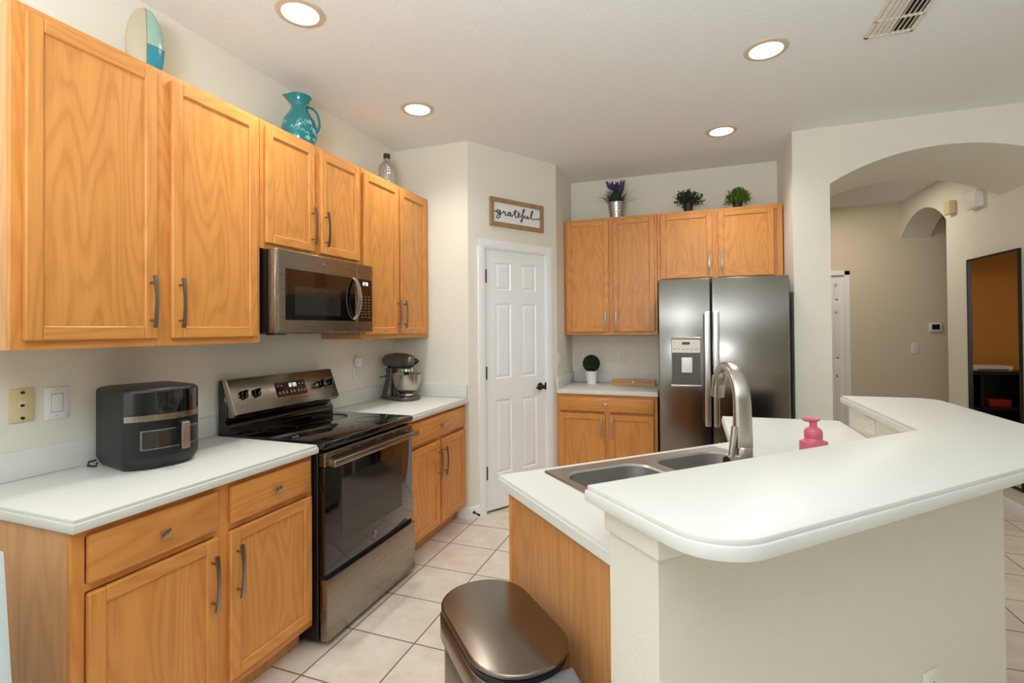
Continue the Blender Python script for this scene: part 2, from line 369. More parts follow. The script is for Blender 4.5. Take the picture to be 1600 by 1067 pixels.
# cap moulding under the bar top at the end of the low wall
b = MB(); b.prism([(n0-.006, t0-.012), (n1+.014, t0-.012), (n1+.014, t0+.11), (n0-.006, t0+.11)], .968, 1.029, M['wall'], bev=.004, X=XN)
struct(b.build('trim_2'))
b = MB(); b.prism([(.30, 0), (.768, 0), (.665, .90), (.20, .90)], .68, .705, M['paleblue'], axis=1, bev=.003)  # unidentified pale edge at the left, built as a leaning board
tag(b.build('board', origin=(.5, .69, 0)), 'unidentified pale blue grey shape beside the near cabinet end, cut off by the left edge', 'board')
# baseboards
def bb(name, o, u, d, L):
    b = MB(); X = frameX(o, u, d); b.prism([(0, 0), (.014, 0), (.014, .065), (.008, .085), (0, .09)], 0, L, M['trim'], X=X @ Matrix(((0, 0, 1, 0), (1, 0, 0, 0), (0, 1, 0, 0), (0, 0, 0, 1)))); struct(b.build(name))
bb('baseboard_pantry', A, D, N, .088)
bb('baseboard_end', (.55, 3.395, 0), (1, 0, 0), (0, -1, 0), .1)
bb('baseboard_right', (4.52, 4.09, 0), (0, 1, 0), (-1, 0, 0), 1.73)
bb('baseboard_hall', (4.0, 6.9, 0), (1, 0, 0), (0, -1, 0), 2.9)
bb('baseboard_arch', (2.935, 4.09, 0), (1, 0, 0), (0, -1, 0), .235)

# ------------------------------------------------------------------ pantry door
def casing(b, s0, s1, h, X, w=.066):
    prof = [(0, 0), (w, 0), (w, .012), (w*.75, .016), (w*.45, .012), (w*.2, .014), (0, .008)]
    for (x0, sg) in ((s0, -1), (s1, 1)):
        b.prism([(x0+sg*p[0], p[1]) for p in prof], 0, h+w, M['trim'], X=X)
    b.prism([(p[1], h+p[0]) for p in prof], s0-w, s1+w, M['trim'], axis=0, X=X)
b = MB(); casing(b, DS0, DS1, DH, XP)
b.box(DS0, DS0+.006, -.1, 0, 0, DH, M['trim'], X=XP); b.box(DS1-.006, DS1, -.1, 0, 0, DH, M['trim'], X=XP); b.box(DS0, DS1, -.1, 0, DH-.006, DH, M['trim'], X=XP)
b.box(DS0, DS1, -.1, -.06, 0, DH, M['gap'], X=XP); struct(b.build('trim_1'))
def six_panel(b, w, h, th, cols, rows, mt, X):
    """slab with raised panels: cols [(u0,u1)], rows [(v0,v1)]"""
    us = sorted({0, w, *[c for p in cols for c in p]}); vs = sorted({0, h, *[c for p in rows for c in p]})
    for i in range(len(us)-1):
        for j in range(len(vs)-1):
            u0, u1, v0, v1 = us[i], us[i+1], vs[j], vs[j+1]
            if (u0, u1) in cols and (v0, v1) in rows:
                b.box(u0, u1, 0, th-.011, v0, v1, mt, X=X)
                e, g = .010, .034
                q = [(u0, v0, th), (u1, v0, th), (u1, v1, th), (u0, v1, th)]
                q2 = [(u0+e, v0+e, th-.010), (u1-e, v0+e, th-.010), (u1-e, v1-e, th-.010), (u0+e, v1-e, th-.010)]
                q3 = [(u0+g, v0+g, th-.002), (u1-g, v0+g, th-.002), (u1-g, v1-g, th-.002), (u0+g, v1-g, th-.002)]
                f = lambda p: X @ Vector((p[0], p[2], p[1]))
                for a_, c_ in ((q, q2), (q2, q3)):
                    for k in range(4): b.quad([f(a_[k]), f(a_[(k+1) % 4]), f(c_[(k+1) % 4]), f(c_[k])], mt)
                b.quad([f(p) for p in q3], mt)
            else: b.box(u0, u1, 0, th, v0, v1, mt, X=X)
XD = XP @ Matrix.Translation((DS0+.007, -.042, .02)); dw = DS1-DS0-.014
b = MB(); six_panel(b, dw, 2.035, .035, [(.098, .255), (.362, .522)], [(.27, .85), (1.02, 1.615), (1.72, 1.94)], M['trim'], XD)
door = struct(b.build('door_1', origin=XP @ Vector((DS0, 0, 0))))
for z in (.315, 1.09, 1.843):
    b = MB(); b.box(DS0-.004, DS0+.016, -.008, .003, z-.05, z+.05, M['bronze'], X=XP); b.cyl(.006, z-.05, z+.05, M['bronze'], 10, X=XP @ Matrix.Translation((DS0+.003, .006, 0))); b.build('hinge', door)
ks = DS1-.085; kz = .945
b = MB(); Xk = XP @ Matrix.Translation((ks+.02, -.008, kz)) @ Matrix.Rotation(-math.pi/2, 4, 'X')
b.lathe([(0, 0), (.032, 0), (.032, .004), (.026, .010), (.014, .012), (.011, .02), (.011, .038), (.016, .042), (.018, .05), (.012, .055), (0, .055)], M['bronze'], 24, Xk)
b.tube([XP @ Vector((ks+.02-.01*i, .036+.004*math.sin(i), kz-.003*i*(i-6)*.12)) for i in range(9)], .009, M['bronze'], 10, rr=[1.2, 1.1, 1, .95, .9, .9, .9, .95, .7]); b.build('door_handle', door)
b = MB(); b.box(DS1-.012, DS1+.006, -.006, .002, kz-.03, kz+.03, M['bronze'], X=XP); b.build('strike_plate', door)
# door stop on the baseboard
b = MB(); Xs = XP @ Matrix.Translation((.03, .01, .05)) @ Matrix.Rotation(-math.pi/2, 4, 'X')
b.cyl(.012, 0, .006, M['bronze'], 12, Xs); b.cyl(.0055, .006, .06, M['bronze'], 10, Xs); b.cyl(.009, .06, .075, M['black'], 12, Xs)
tag(b.build('door_stop', origin=XP @ Vector((.03, 0, .05))), 'small dark door stop sticking out of the white baseboard beside the pantry door', 'door stop')
# hall door, seen at the edge of the arch
X2 = frameX((3.80, 6.9, 0), (1, 0, 0), (0, -1, 0)); b = MB()
six_panel(b, .145, 2.03, .03, [(.05, .095)], [(.27, .85), (1.02, 1.615), (1.72, 1.94)], M['trim'], X2 @ Matrix.Translation((.002, -.04, .01)))
struct(b.build('door_2', origin=(3.80, 6.9, 0)))
b = MB(); b.box(.148, .165, -.1, .0, 0, 2.05, M['trim'], X=X2); b.box(.152, .21, 0, .014, 0, 2.10, M['trim'], X=X2, bev=.004); b.box(.0, .21, 0, .014, 2.045, 2.10, M['trim'], X=X2, bev=.004)
b.box(0, .146, -.04, -.012, 2.040, 2.047, M['gap'], X=X2); struct(b.build('trim_3'))

# ------------------------------------------------------------------ cabinet doors, pulls, knobs
def pull(parent, X, L=.195):
    b = MB(); n = 12; pts = []
    for i in range(n+1):
        s = i/n*2-1; pts.append(X @ Vector((0, .024+.010*(1-s*s), s*L/2)))
    upv = (X.to_3x3() @ Vector((0, 1, 0)))
    b.tube(pts, (.0055, .0035), M['pull'], 4, up=upv, rr=[1.25-.35*(1-abs(i/n*2-1)) for i in range(n+1)])
    for z in (-L*.36, L*.36): b.cyl(.0045, 0, .028, M['pull'], 10, X @ Matrix.Translation((0, 0, z)) @ Matrix.Rotation(-math.pi/2, 4, 'X'))
    return b.build('handle', parent, origin=X @ Vector((0, 0, 0)))
def knob(parent, X):
    b = MB(); b.box(-.0165, .0165, .016, .023, -.0135, .0135, M['nickel'], bev=.003, seg=2, X=X)
    b.cyl(.006, 0, .017, M['nickel'], 12, X @ Matrix.Rotation(-math.pi/2, 4, 'X')); return b.build('knob', parent, origin=X @ Vector((0, 0, 0)))
def cab_door(parent, X, u0, u1, v0, v1, hm, hside=None, hz=None, hl=.195, th=.02, st=.046):
    """frame and recessed panel door in frame X (u, out, v); hside 'l' or 'r', hz = height of the pull"""
    b = MB(); vm = M['oakz']; e = .004
    b.box(u0, u0+st, 0, th, v0, v1, vm, bev=e, X=X); b.box(u1-st, u1, 0, th, v0, v1, vm, bev=e, X=X)
    b.box(u0+st-.001, u1-st+.001, 0, th, v0, v0+st, hm, bev=e, X=X); b.box(u0+st-.001, u1-st+.001, 0, th, v1-st, v1, hm, bev=e, X=X)
    b.box(u0+st-.004, u1-st+.004, 0, th-.009, v0+st-.004, v1-st+.004, vm, X=X)
    d = b.build('door', parent, origin=X @ Vector((u0, th, v0)))
    if hside: pull(d, X @ Matrix.Translation(((u0+.027) if hside == 'l' else (u1-.027), th, hz)), hl)
    return d
def drawer(parent, X, u0, u1, v0, v1, hm, th=.02):
    b = MB(); b.box(u0, u1, 0, th, v0, v1, hm, bev=.006, seg=2, X=X)
    d = b.build('drawer', parent, origin=X @ Vector((u0, th, v0))); knob(d, X @ Matrix.Translation(((u0+u1)/2, th, (v0+v1)/2))); return d
def cabinet(parent, X, u0, u1, v0, v1, dep, uprights, rails, hm, mt_side, ff=.018):
    """carcass with a face frame: uprights [(ua,ub)], rails [(va,vb)]"""
    b = MB(); b.box(u0, u1, -dep, -ff, v0, v1, mt_side, X=X)
    for ua, ub in uprights: b.box(ua, ub, -ff, 0, v0, v1, M['oakz'], bev=.0015, X=X)
    for va, vb in rails: b.box(u0+.002, u1-.002, -ff-.001, -.0008, va, vb, hm, X=X)
    return b.build('cabinet_body', parent, origin=X @ Vector((u0, 0, v0)))

XL = frameX((.305, 0, 0), (0, 1, 0), (1, 0, 0)); UZ0, UZ1 = 1.373, 2.44
def upper(name_label, y0, y1, z0, doors, hz, hl=.195, X=XL, hm=None, dep=.303, rail=None, top=UZ1, uz=None):
    hm = hm or M['oaky']; c = X @ Vector(((y0+y1)/2, 0, z0)); t = thing('upper_cabinet', name_label, 'cabinet', c)
    ups = [(y0, y0+.04), (y1-.04, y1)]
    if len(doors) == 2: mid = (doors[0][1]+doors[1][0])/2; ups.append((mid-.04, mid+.04))
    cabinet(t, X, y0, y1, z0, top, dep, ups, [(z0, z0+.035), (top-.035, top)], hm, M['oak_side'])
    for i, (a, c_) in enumerate(doors): cab_door(t, X, a, c_, z0+.028, top-.024, hm, 'r' if i == 0 else 'l', hz, hl)
    return t
upper('large oak wall cabinet nearest the camera, left of the microwave', .878, 1.792, UZ0, [(.907, 1.304), (1.360, 1.765)], 1.54)
upper('short oak wall cabinet directly above the black and steel microwave', 1.795, 2.552, 1.822, [(1.815, 2.142), (2.190, 2.527)], 1.985)
upper('tall oak wall cabinet between the microwave and the corner wall, above the stand mixer', 2.555, 3.39, UZ0, [(2.572, 2.957), (2.983, 3.340)], 1.54)
XB = frameX((0, 4.455, 0), (1, 0, 0), (0, -1, 0))
upper('oak wall cabinet on the back wall above the round topiary', 1.135, 1.955, UZ0, [(1.155, 1.540), (1.578, 1.935)], 1.505, .17, X=XB, hm=M['oakx'], dep=.303, top=2.424)
upper('oak wall cabinet on the back wall above the refrigerator', 1.958, 2.925, 1.822, [(1.985, 2.400), (2.445, 2.860)], 2.0, .17, X=XB, hm=M['oakx'], dep=.303, top=2.424)
XBL = frameX((.605, 0, 0), (0, 1, 0), (1, 0, 0))
def base(label, y0, y1, drawers, doors, X, hm, hz=.537, toe=True, dep=.6, mt_side=None, hl=.195, dz=(.715, .852), vz=(.137, .688)):
    c = X @ Vector(((y0+y1)/2, 0, 0)); t = thing('base_cabinet', label, 'cabinet', c)
    ups = [(y0, y0+.035), (y1-.025, y1)]
    if len(doors) == 2: mid = (doors[0][1]+doors[1][0])/2; ups.append((mid-.032, mid+.032))
    cabinet(t, X, y0, y1, .1, .874, dep, ups, [(.1, .14), (.69, .715), (.845, .874)], hm, mt_side or M['oak_side'])
    b = MB(); b.box(y0, y1, -dep, -.075, 0, .1, M['oak_side'], X=X); b.build('toe_kick', t)
    for a, c_ in drawers: drawer(t, X, a, c_, dz[0], dz[1], hm)
    for i, (a, c_) in enumerate(doors): cab_door(t, X, a, c_, vz[0], vz[1], hm, 'r' if i == 0 else 'l', hz, hl)
    return t
base('oak base cabinet nearest the camera, with two drawers, left of the range', .872, 1.795, [(.907, 1.312), (1.366, 1.770)], [(.907, 1.313), (1.362, 1.778)], XBL, M['oaky'])
base('oak base cabinet with one wide drawer, right of the range below the stand mixer', 2.565, 3.39, [(2.6, 3.373)], [(2.6, 2.977), (3.004, 3.373)], XBL, M['oaky'], vz=(.12, .686))
XBB = frameX((0, 4.150, 0), (1, 0, 0), (0, -1, 0))
base('small oak base cabinet on the back wall between the pantry and the refrigerator', 1.135, 1.965, [(1.155, 1.938)], [(1.155, 1.546), (1.577, 1.938)], XBB, M['oakx'], hz=.60, vz=(.137, .712), dz=(.735, .852), hl=.17)
# peninsula cabinets: end panel seen beside the trash can
t = thing('peninsula_cabinet', 'oak sided peninsula cabinet beside the trash can, under the sink', 'cabinet', NT(.3, 2.7))
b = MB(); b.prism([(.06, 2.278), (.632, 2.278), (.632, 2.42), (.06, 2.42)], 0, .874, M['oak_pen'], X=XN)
b.build('end_panel', t, origin=NT(.06, 2.278, 0))
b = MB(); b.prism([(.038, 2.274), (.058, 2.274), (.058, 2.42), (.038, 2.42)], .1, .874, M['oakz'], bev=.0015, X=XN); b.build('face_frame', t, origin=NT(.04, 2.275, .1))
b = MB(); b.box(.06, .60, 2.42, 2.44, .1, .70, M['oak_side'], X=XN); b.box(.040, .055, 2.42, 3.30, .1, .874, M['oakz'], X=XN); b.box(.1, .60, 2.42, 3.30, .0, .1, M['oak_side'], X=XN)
b.build('cabinet_body', t)
for a, c_ in ((2.44, 2.84), (2.88, 3.25)): cab_door(t, frameX(NT(.04, 0), (K, K, 0), (-K, K, 0)), a, c_, .13, .84, M['oakx'], 'r' if a < 2.5 else 'l', .6)
# dishwasher in the far leg
t = thing('dishwasher', 'dark dishwasher under the far leg of the peninsula, only its handle tip showing', 'dishwasher', (2.7, 2.85, 0))
b = MB(); b.box(2.44, 2.98, 2.56, 3.10, .1, .870, M['black']); b.box(2.48, 2.98, 2.56, 3.10, 0, .1, M['black']); b.build('cabinet_body', t)
b = MB(); b.box(2.412, 2.44, 2.56, 3.10, .12, .865, M['steely'], bev=.004); d = b.build('door', t)
b = MB(); b.box(2.338, 2.352, 2.50, 2.585, .848, .876, M['chrome'], bev=.004, seg=2); b.box(2.352, 2.415, 2.565, 2.585, .846, .872, M['black'], bev=.003); b.build('handle', d)

# ------------------------------------------------------------------ countertops
def slab(b, pts, z0, z1, X=None):
    """counter slab: a thin top layer set back behind a small groove, then a rounded edge"""
    b.prism(pts, z0, z1-.011, M['counter'], bev=.004, seg=2, X=X, vbev=False)
def inset(pts, d):
    n = len(pts); out = []
    ar = sum(pts[i][0]*pts[(i+1) % n][1]-pts[(i+1) % n][0]*pts[i][1] for i in range(n))
    s = 1 if ar > 0 else -1
    for i in range(n):
        p0, p1, p2 = Vector(pts[i-1]), Vector(pts[i]), Vector(pts[(i+1) % n])
        e1 = (p1-p0).normalized(); e2 = (p2-p1).normalized()
        m1 = Vector((-e1.y, e1.x))*s; m2 = Vector((-e2.y, e2.x))*s
        k = (m1+m2); k = k/(1+m1.dot(m2)) if abs(1+m1.dot(m2)) > .05 else m1
        out.append(tuple(p1+k*d))
    return out
def counter_top(b, pts, z0, z1, X=None):
    slab(b, pts, z0, z1, X); b.prism(inset(pts, .0045), z1-.012, z1, M['counter'], bev=.003, seg=2, X=X, vbev=False)
def countertop(label, pts, splash, loc):
    t = thing('countertop', label, 'countertop', loc); b = MB(); counter_top(b, pts, .876, .914); b.build('worktop', t)
    for s in splash: b = MB(); b.box(*s, M['counter'], bev=.003, seg=2); b.build('backsplash', t)
    return t
countertop('white countertop carrying the air fryer, left of the range', [(.001, .856), (.645, .856), (.645, 1.796), (.001, 1.796)], [(.001, .02, .856, 1.796, .9145, 1.013)], (.3, 1.3, .876))
countertop('white countertop carrying the stand mixer, right of the range', [(.001, 2.562), (.645, 2.562), (.645, 3.394), (.001, 3.394)], [(.001, .02, 2.562, 3.394, .9145, 1.013), (.0215, .635, 3.375, 3.394, .9145, 1.013)], (.3, 3, .876))
countertop('short white countertop under the topiary on the back wall', [(1.131, 4.125), (1.972, 4.125), (1.972, 4.759), (1.131, 4.759)], [(1.131, 1.972, 4.741, 4.759, .9145, 1.013), (1.131, 1.149, 4.125, 4.740, .9145, 1.013)], (1.5, 4.5, .876))
# peninsula counter with sink cut-out: built from strips around the opening
t = thing('countertop', 'white peninsula countertop around the steel sink, below the raised bar', 'countertop', NT(.3, 2.8, .876))
SN0, SN1, ST0, ST1 = .03, .555, 2.44, 3.24      # hole
cn0, cn1, ct0 = -.03, .636, 2.262
def np_(n, t): return NT(n, t)[:2]
zz = [(.876, .903, .0), (.902, .914, .0045)]
b = MB()
for z0, z1, ins in zz:
    c0 = cn0+ins; c1 = ct0+ins
    b.prism([np_(c0, c1), np_(cn1, c1), np_(cn1, ST0), np_(c0, ST0)], z0, z1, M['counter'])
    b.prism([np_(c0, ST0), np_(SN0, ST0), np_(SN0, ST1), np_(c0, ST1)], z0, z1, M['counter'])
    b.prism([np_(SN1, ST0), np_(cn1, ST0), np_(cn1, ST1), np_(SN1, ST1)], z0, z1, M['counter'])
    xi = 2.386+ins
    b.prism([np_(c0, ST1), np_(cn1, ST1), nx(cn1, 2.98), (2.98, 3.155-ins), (xi, 3.118-ins), nx(c0, xi)], z0, z1, M['counter'])
b.build('worktop', t, smooth=False)
# raised bar
t = thing('bar_top', 'white raised bar top with rounded corner on the low textured wall', 'bar top', NT(.8, 2.8, 1.029))
pn0, pn1, pt0 = .610, .992, 2.205
pts = [np_(pn0, pt0)]
pts += [np_(*p) for p in [(pn1-.115+.115*math.sin(math.radians(a)), pt0+.115-.115*math.cos(math.radians(a))) for a in range(0, 91, 9)]]
pts += [nx(pn1, 3.365), (3.365, 2.93)] + [(3.365-.09+.09*math.cos(math.radians(a)), 2.94+.09*math.sin(math.radians(a))) for a in range(15, 91, 15)] + [(2.957, 3.025), nx(pn0, 2.957)]
b = MB(); counter_top(b, pts, 1.029, 1.067); b.build('worktop', t)

# ------------------------------------------------------------------ sink, faucet, soap
t = thing('sink', 'stainless double bowl sink set into the peninsula countertop', 'sink', NT(.29, 2.84, .914))
b = MB(); S = M['sink']; rz = .9165
r0, r1, q0, q1 = .008, .575, 2.422, 3.258
bowls = [(.062, .455, 2.458, 2.805), (.062, .455, 2.852, 3.212)]
def ring_strip(b, outer, inner, z0, z1, mt):
    n = len(outer)
    for i in range(n):
        j = (i+1) % n
        b.quad([XN @ Vector((*outer[i], z0)), XN @ Vector((*outer[j], z0)), XN @ Vector((*inner[j], z1)), XN @ Vector((*inner[i], z1))], mt)
mid = (bowls[0][3]+bowls[1][2])/2
for (a, c_, e, g), (y0, y1) in zip(bowls, ((q0+.006, mid), (mid, q1-.006))):
    inn = rrect(a, c_, e, g, .075, 6); out = []
    for p in inn:      # project to the rectangle edge
        cx_, cy_ = (a+c_)/2, (e+g)/2; dx, dy = p[0]-cx_, p[1]-cy_
        X0, X1, Y0, Y1 = r0+.006, r1-.006, y0, y1
        ks_ = [((X1-cx_)/dx) if dx > 1e-6 else ((X0-cx_)/dx) if dx < -1e-6 else 9e9, ((Y1-cy_)/dy) if dy > 1e-6 else ((Y0-cy_)/dy) if dy < -1e-6 else 9e9]
        k = min(ks_); out.append((cx_+dx*k, cy_+dy*k))
    # insert exact corners by snapping nearest
    for cxn, cyn in ((X0, Y0), (X1, Y0), (X1, Y1), (X0, Y1)):
        i = min(range(len(out)), key=lambda q: (out[q][0]-cxn)**2+(out[q][1]-cyn)**2); out[i] = (cxn, cyn)
    ring_strip(b, out, inn, rz+.003, rz+.001, S)
    prev, pz_ = inn, rz+.001
    for d, z in ((.006, rz-.006), (.014, rz-.10), (.022, rz-.15), (.05, rz-.175), (.12, rz-.18)):
        cur = rrect(a+d, c_-d, e+d, g-d, max(.075-d*.3, .02), 6); ring_strip(b, prev, cur, pz_, z, S); prev, pz_ = cur, z
    b.quad([XN @ Vector((*p, pz_)) for p in prev], S)
o2 = rrect(r0, r1, q0, q1, .02, 4); i2 = rrect(r0+.006, r1-.006, q0+.006, q1-.006, .001, 4); ring_strip(b, o2, i2, .9143, rz+.003, S)
bmesh.ops.remove_doubles(b.bm, verts=b.bm.verts, dist=.0004); bmesh.ops.recalc_face_normals(b.bm, faces=b.bm.faces)
sk = b.build('basin', t)
for (a, c_, e, g) in bowls:
    b = MB(); Xd = Matrix.Translation(NT((a+c_)/2, (e+g)/2, rz-.18)); b.lathe([(0, .004), (.02, .003), (.03, .005), (.042, .004), (.045, 0)], M['chrome'], 24, Xd); b.build('drain', t)
# faucet: wide D-section gooseneck pointing away from the bar
fb = Vector(NT(.505, 2.845, .9195)); t = thing('faucet', 'brushed nickel gooseneck faucet with side lever behind the sink', 'faucet', fb)
dirv = (Vector(NT(.30, 2.965))-Vector(NT(.505, 2.845))); dirv.z = 0; dirv.normalize()
b = MB(); b.cyl(.033, 0, .006, M['nickel'], 28, Matrix.Translation(fb)); b.lathe([(0, .004), (.028, .004), (.0285, .10), (.028, .138), (.025, .145), (0, .146)], M['nickel'], 28, Matrix.Translation(fb)); b.build('base', t)
b = MB(); pts = []; rr = []; r_ = .115; z0 = fb.z+.145; zt = 1.302-r_-.005
for i in range(7): pts.append(fb+Vector((0, 0, .142+(zt-fb.z-.142)*i/6))); rr.append((.0275-.002*i/6, .0215-.0065*i/6))
for i in range(1, 21):
    a = math.radians(172*i/20); pts.append(Vector((fb.x, fb.y, zt))+dirv*r_*(1-math.cos(a))+Vector((0, 0, r_*1.02*math.sin(a)))); rr.append((.0255-.006*i/20, .015))
b.tube(pts, (.03, .02), M['nickel'], 20, up=None, rr=rr) if False else None
side = dirv.cross(Vector((0, 0, 1)))
def sweep_side(b, pts, side, rr, mt, n=20):
    bm = bmesh.new(); rings = []
    for i, p in enumerate(pts):
        tt = (pts[min(i+1, len(pts)-1)]-pts[max(i-1, 0)]).normalized(); nn = side.cross(tt).normalized(); ra, rb = rr[i]; ring = []
        for j in range(n):
            th = 2*math.pi*j/n; c, s_ = math.cos(th), math.sin(th)
            ring.append(bm.verts.new(p+side*ra*math.copysign(abs(c)**.6, c)+nn*rb*math.copysign(abs(s_)**.6, s_)))
        rings.append(ring)
    for A_, B_ in zip(rings, rings[1:]):
        for j in range(n): bm.faces.new((A_[j], A_[(j+1) % n], B_[(j+1) % n], B_[j]))
    bm.faces.new(rings[0]); bm.faces.new(rings[-1]); b._merge(bm, mt)
sweep_side(b, pts, side, rr, M['nickel']); sp_ = b.build('spout', t)
b = MB(); e = pts[-1]; dn = (pts[-1]-pts[-2]).normalized(); hp = [e-dn*.055, e-dn*.02, e+dn*.012]; sweep_side(b, [e-dn*.06, e-dn*.058, e+dn*.012, e+dn*.014], side, [(.0195, .015), (.021, .0175), (.0205, .017), (.019, .015)], M['nickel']); hd = b.build('spray_head', t)
b = MB(); inn_ = side.cross(dn).normalized()
if inn_.dot(-dirv) < 0: inn_ = -inn_
Xb = frameX(e-dn*.045+inn_*.0175, side, inn_, -dn); b.box(-.009, .009, -.003, .0025, -.0, .034, M['black'], bev=.002, X=Xb); b.build('spray_button', hd)
b = MB(); lv = Vector((-K, -K, 0)); p0 = fb+Vector((0, 0, .108)); b.tube([p0+lv*.025, p0+lv*.068], .016, M['nickel'], 20); b.tube([p0+lv*.0685, p0+lv*.0695], .0135, M['black'], 20); b.tube([p0+lv*.05, p0+lv*.05+Vector((.012, .012, .1))], .0095, M['nickel'], 14); b.build('lever', t)
# pink hand soap
sb = Vector(NT(.44, 3.275, .914)); t = thing('soap_bottle', 'pink pump soap bottle on the peninsula countertop behind the raised bar', 'soap bottle', sb)
Xs = Matrix.Translation(sb) @ Matrix.Rotation(math.radians(35), 4, 'Z'); b = MB()
b.prism(rrect(-.042, .042, -.030, .030, .016, 4), 0.001, .112, M['pink'], bev=.006, seg=2, X=Xs, vbev=False); b.lathe([(.030, .108), (.030, .116), (.026, .122), (0, .123)], M['pink'], 28, Xs); b.build('bottle', t)
b = MB(); b.lathe([(.027, .121), (.029, .124), (.029, .142), (.025, .152), (.016, .157), (.012, .160), (.012, .180), (0, .180)], M['pink'], 24, Xs); pm = b.build('pump_collar', t)
b = MB(); b.lathe([(0, .177), (.014, .178), (.022, .185), (.021, .191), (0, .194)], M['pink'], 24, Xs); b.tube([Xs @ Vector((-.012, 0, .183)), Xs @ Vector((-.033, 0, .186)), Xs @ Vector((-.046, 0, .190))], .0065, M['pink'], 10, rr=[1.1, 1, .6]); b.build('pump_head', t)

# ------------------------------------------------------------------ glyph helper (seven segment digits, strokes)
SEG = {'1': 'bc', '2': 'abged', '3': 'abgcd', '9': 'abcdfg', '0': 'abcdef', '4': 'fgbc', '7': 'abc', '8': 'abcdefg', '5': 'afgcd', '6': 'afgedc'}
def digits(b, txt, X, h, mt):
    """on plane y=0 of X, left bottom at origin; x along writing"""
    x = 0; wd = h*.5; th = h*.055
    for ch in txt:
        if ch == ':':
            for z in (h*.3, h*.7): b.box(x-th, x+th, 0, .0006, z-th, z+th, mt, X=X)
            x += h*.25; continue
        for s in SEG[ch]:
            q = {'a': (0, wd, h, h), 'b': (wd, wd, h/2, h), 'c': (wd, wd, 0, h/2), 'd': (0, wd, 0, 0), 'e': (0, 0, 0, h/2), 'f': (0, 0, h/2, h), 'g': (0, wd, h/2, h/2)}[s]
            b.box(x+q[0]-th, x+q[1]+th, 0, .0006, q[2]-th, q[3]+th, mt, X=X)
        x += h*.78
def badge(X, parent, r, disc, ink):
    """round badge with a looping two letter monogram"""
    b = MB(); b.cyl(r, 0, .0012, disc, 28, X @ Matrix.Rotation(-math.pi/2, 4, 'X'))
    rad = lambda p: X @ Vector((p[0]*r, .0018, p[1]*r))
    ring = [rad((.86*math.cos(math.radians(a)), .86*math.sin(math.radians(a)))) for a in range(0, 360, 15)]
    b.tube(ring, r*.05, ink, 5, closed=True)
    G = [(-.05, .42), (-.3, .5), (-.52, .22), (-.5, -.2), (-.28, -.45), (-.05, -.25), (-.02, .05), (-.25, .02), (.02, .05), (-.02, -.4), (-.2, -.62), (-.42, -.5)]
    E_ = [(.5, .35), (.33, .5), (.16, .3), (.32, .05), (.14, -.1), (.16, -.4), (.4, -.45), (.58, -.22)]
    for g in (G, E_): b.tube([rad(p) for p in g], r*.06, ink, 5)
    return b.build('badge', parent)

# ------------------------------------------------------------------ range
ry0, ry1 = 1.802, 2.556
t = thing('range', 'freestanding black and stainless electric range between the two left counters', 'range', (.35, 2.18, 0))
BK, BG = M['black'], M['blackgloss']
b = MB(); b.box(.03, .632, ry0, ry1, .025, .885, BK, bev=.003); [b.cyl(.018, 0, .026, BK, 10, Matrix.Translation((x, y, 0))) for x in (.08, .58) for y in (ry0+.05, ry1-.05)]; b.build('range_body', t)
b = MB(); b.box(.085, .672, ry0-.002, ry1+.002, .886, .922, BG, bev=.010, seg=3); ck = b.build('cooktop', t)
for (x, y, r) in ((.22, 2.0, .08), (.22, 2.37, .10), (.5, 2.0, .105), (.5, 2.37, .085)):
    b = MB(); pr_ = [Vector((x+r*math.cos(math.radians(a)), y+r*math.sin(math.radians(a)), .9222)) for a in range(0, 360, 10)]; b.tube(pr_, .0006, M['darkgrey'], 4, closed=True); b.build('burner_ring', ck)
b = MB(); b.prism([(.025, .90), (.088, .90), (.092, .955), (.07, .985), (.085, 1.0), (.085, 1.045), (.042, 1.182), (.025, 1.182)], ry0, ry1, BG, axis=1, bev=.002, seg=1); bgd = b.build('backguard', t)
# slanted steel control panel
pb, pt_ = Vector((.138, 1.018)), Vector((.072, 1.186)); sl = (pt_-pb); Ls = sl.length; sl.normalize()
XC = frameX((pb.x, 0, pb.y), (0, 1, 0), (sl.y, 0, -sl.x), (sl.x, 0, sl.y))     # u along y, out, up the slope
b = MB(); b.prism([(pb.x, pb.y), (pt_.x, pt_.y), (pt_.x-.03, pt_.y), (.088, 1.0), (.118, 1.0)], ry0+.004, ry1, M['steely'], axis=1, bev=.0015, seg=1)
b.box(ry0-.002, ry0+.004, -.018, .003, 0, Ls, M['nickel'], X=XC); cp = b.build('control_panel', t)
b = MB(); b.box(2.085, 2.305, 0, .0018, .052, .135, M['blackgloss'], X=XC)
digits(b, '12:39', XC @ Matrix.Translation((2.175, .0020, .103)), .019, M['lcd'])
for i, u in enumerate((2.10, 2.125, 2.15, 2.182, 2.205, 2.238, 2.262, 2.285)): b.box(u, u+.012, .0019, .0024, .070, .073, M['lcd_dim'], X=XC); b.box(u+.003, u+.009, .0019, .0024, .077, .083, M['lcd_dim'], X=XC)
for u in (2.10, 2.125, 2.255, 2.28): b.box(u, u+.011, .0019, .0024, .112, .116, M['lcd_dim'], X=XC)
b.build('clock_display', cp)
for u in (1.872, 1.950, 2.425, 2.50):
    b = MB(); Xk = XC @ Matrix.Translation((u, .0, .092)) @ Matrix.Rotation(-math.pi/2, 4, 'X')
    b.cyl(.0265, 0, .006, M['chrome'], 28, Xk); b.cyl(.0235, .006, .022, BG, 28, Xk, r2=.021, bev=.002)
    b.box(-.0065, .0065, .012, .034, -.022, .022, BG, bev=.003, seg=2, X=XC @ Matrix.Translation((u, 0, .092)) @ Matrix.Rotation(.5, 4, 'Y')); b.build('knob', cp)
    b = MB(); b.box(u-.004, u+.004, 0, .0006, .045, .049, M['print'], X=XC); b.build('knob_mark', cp)
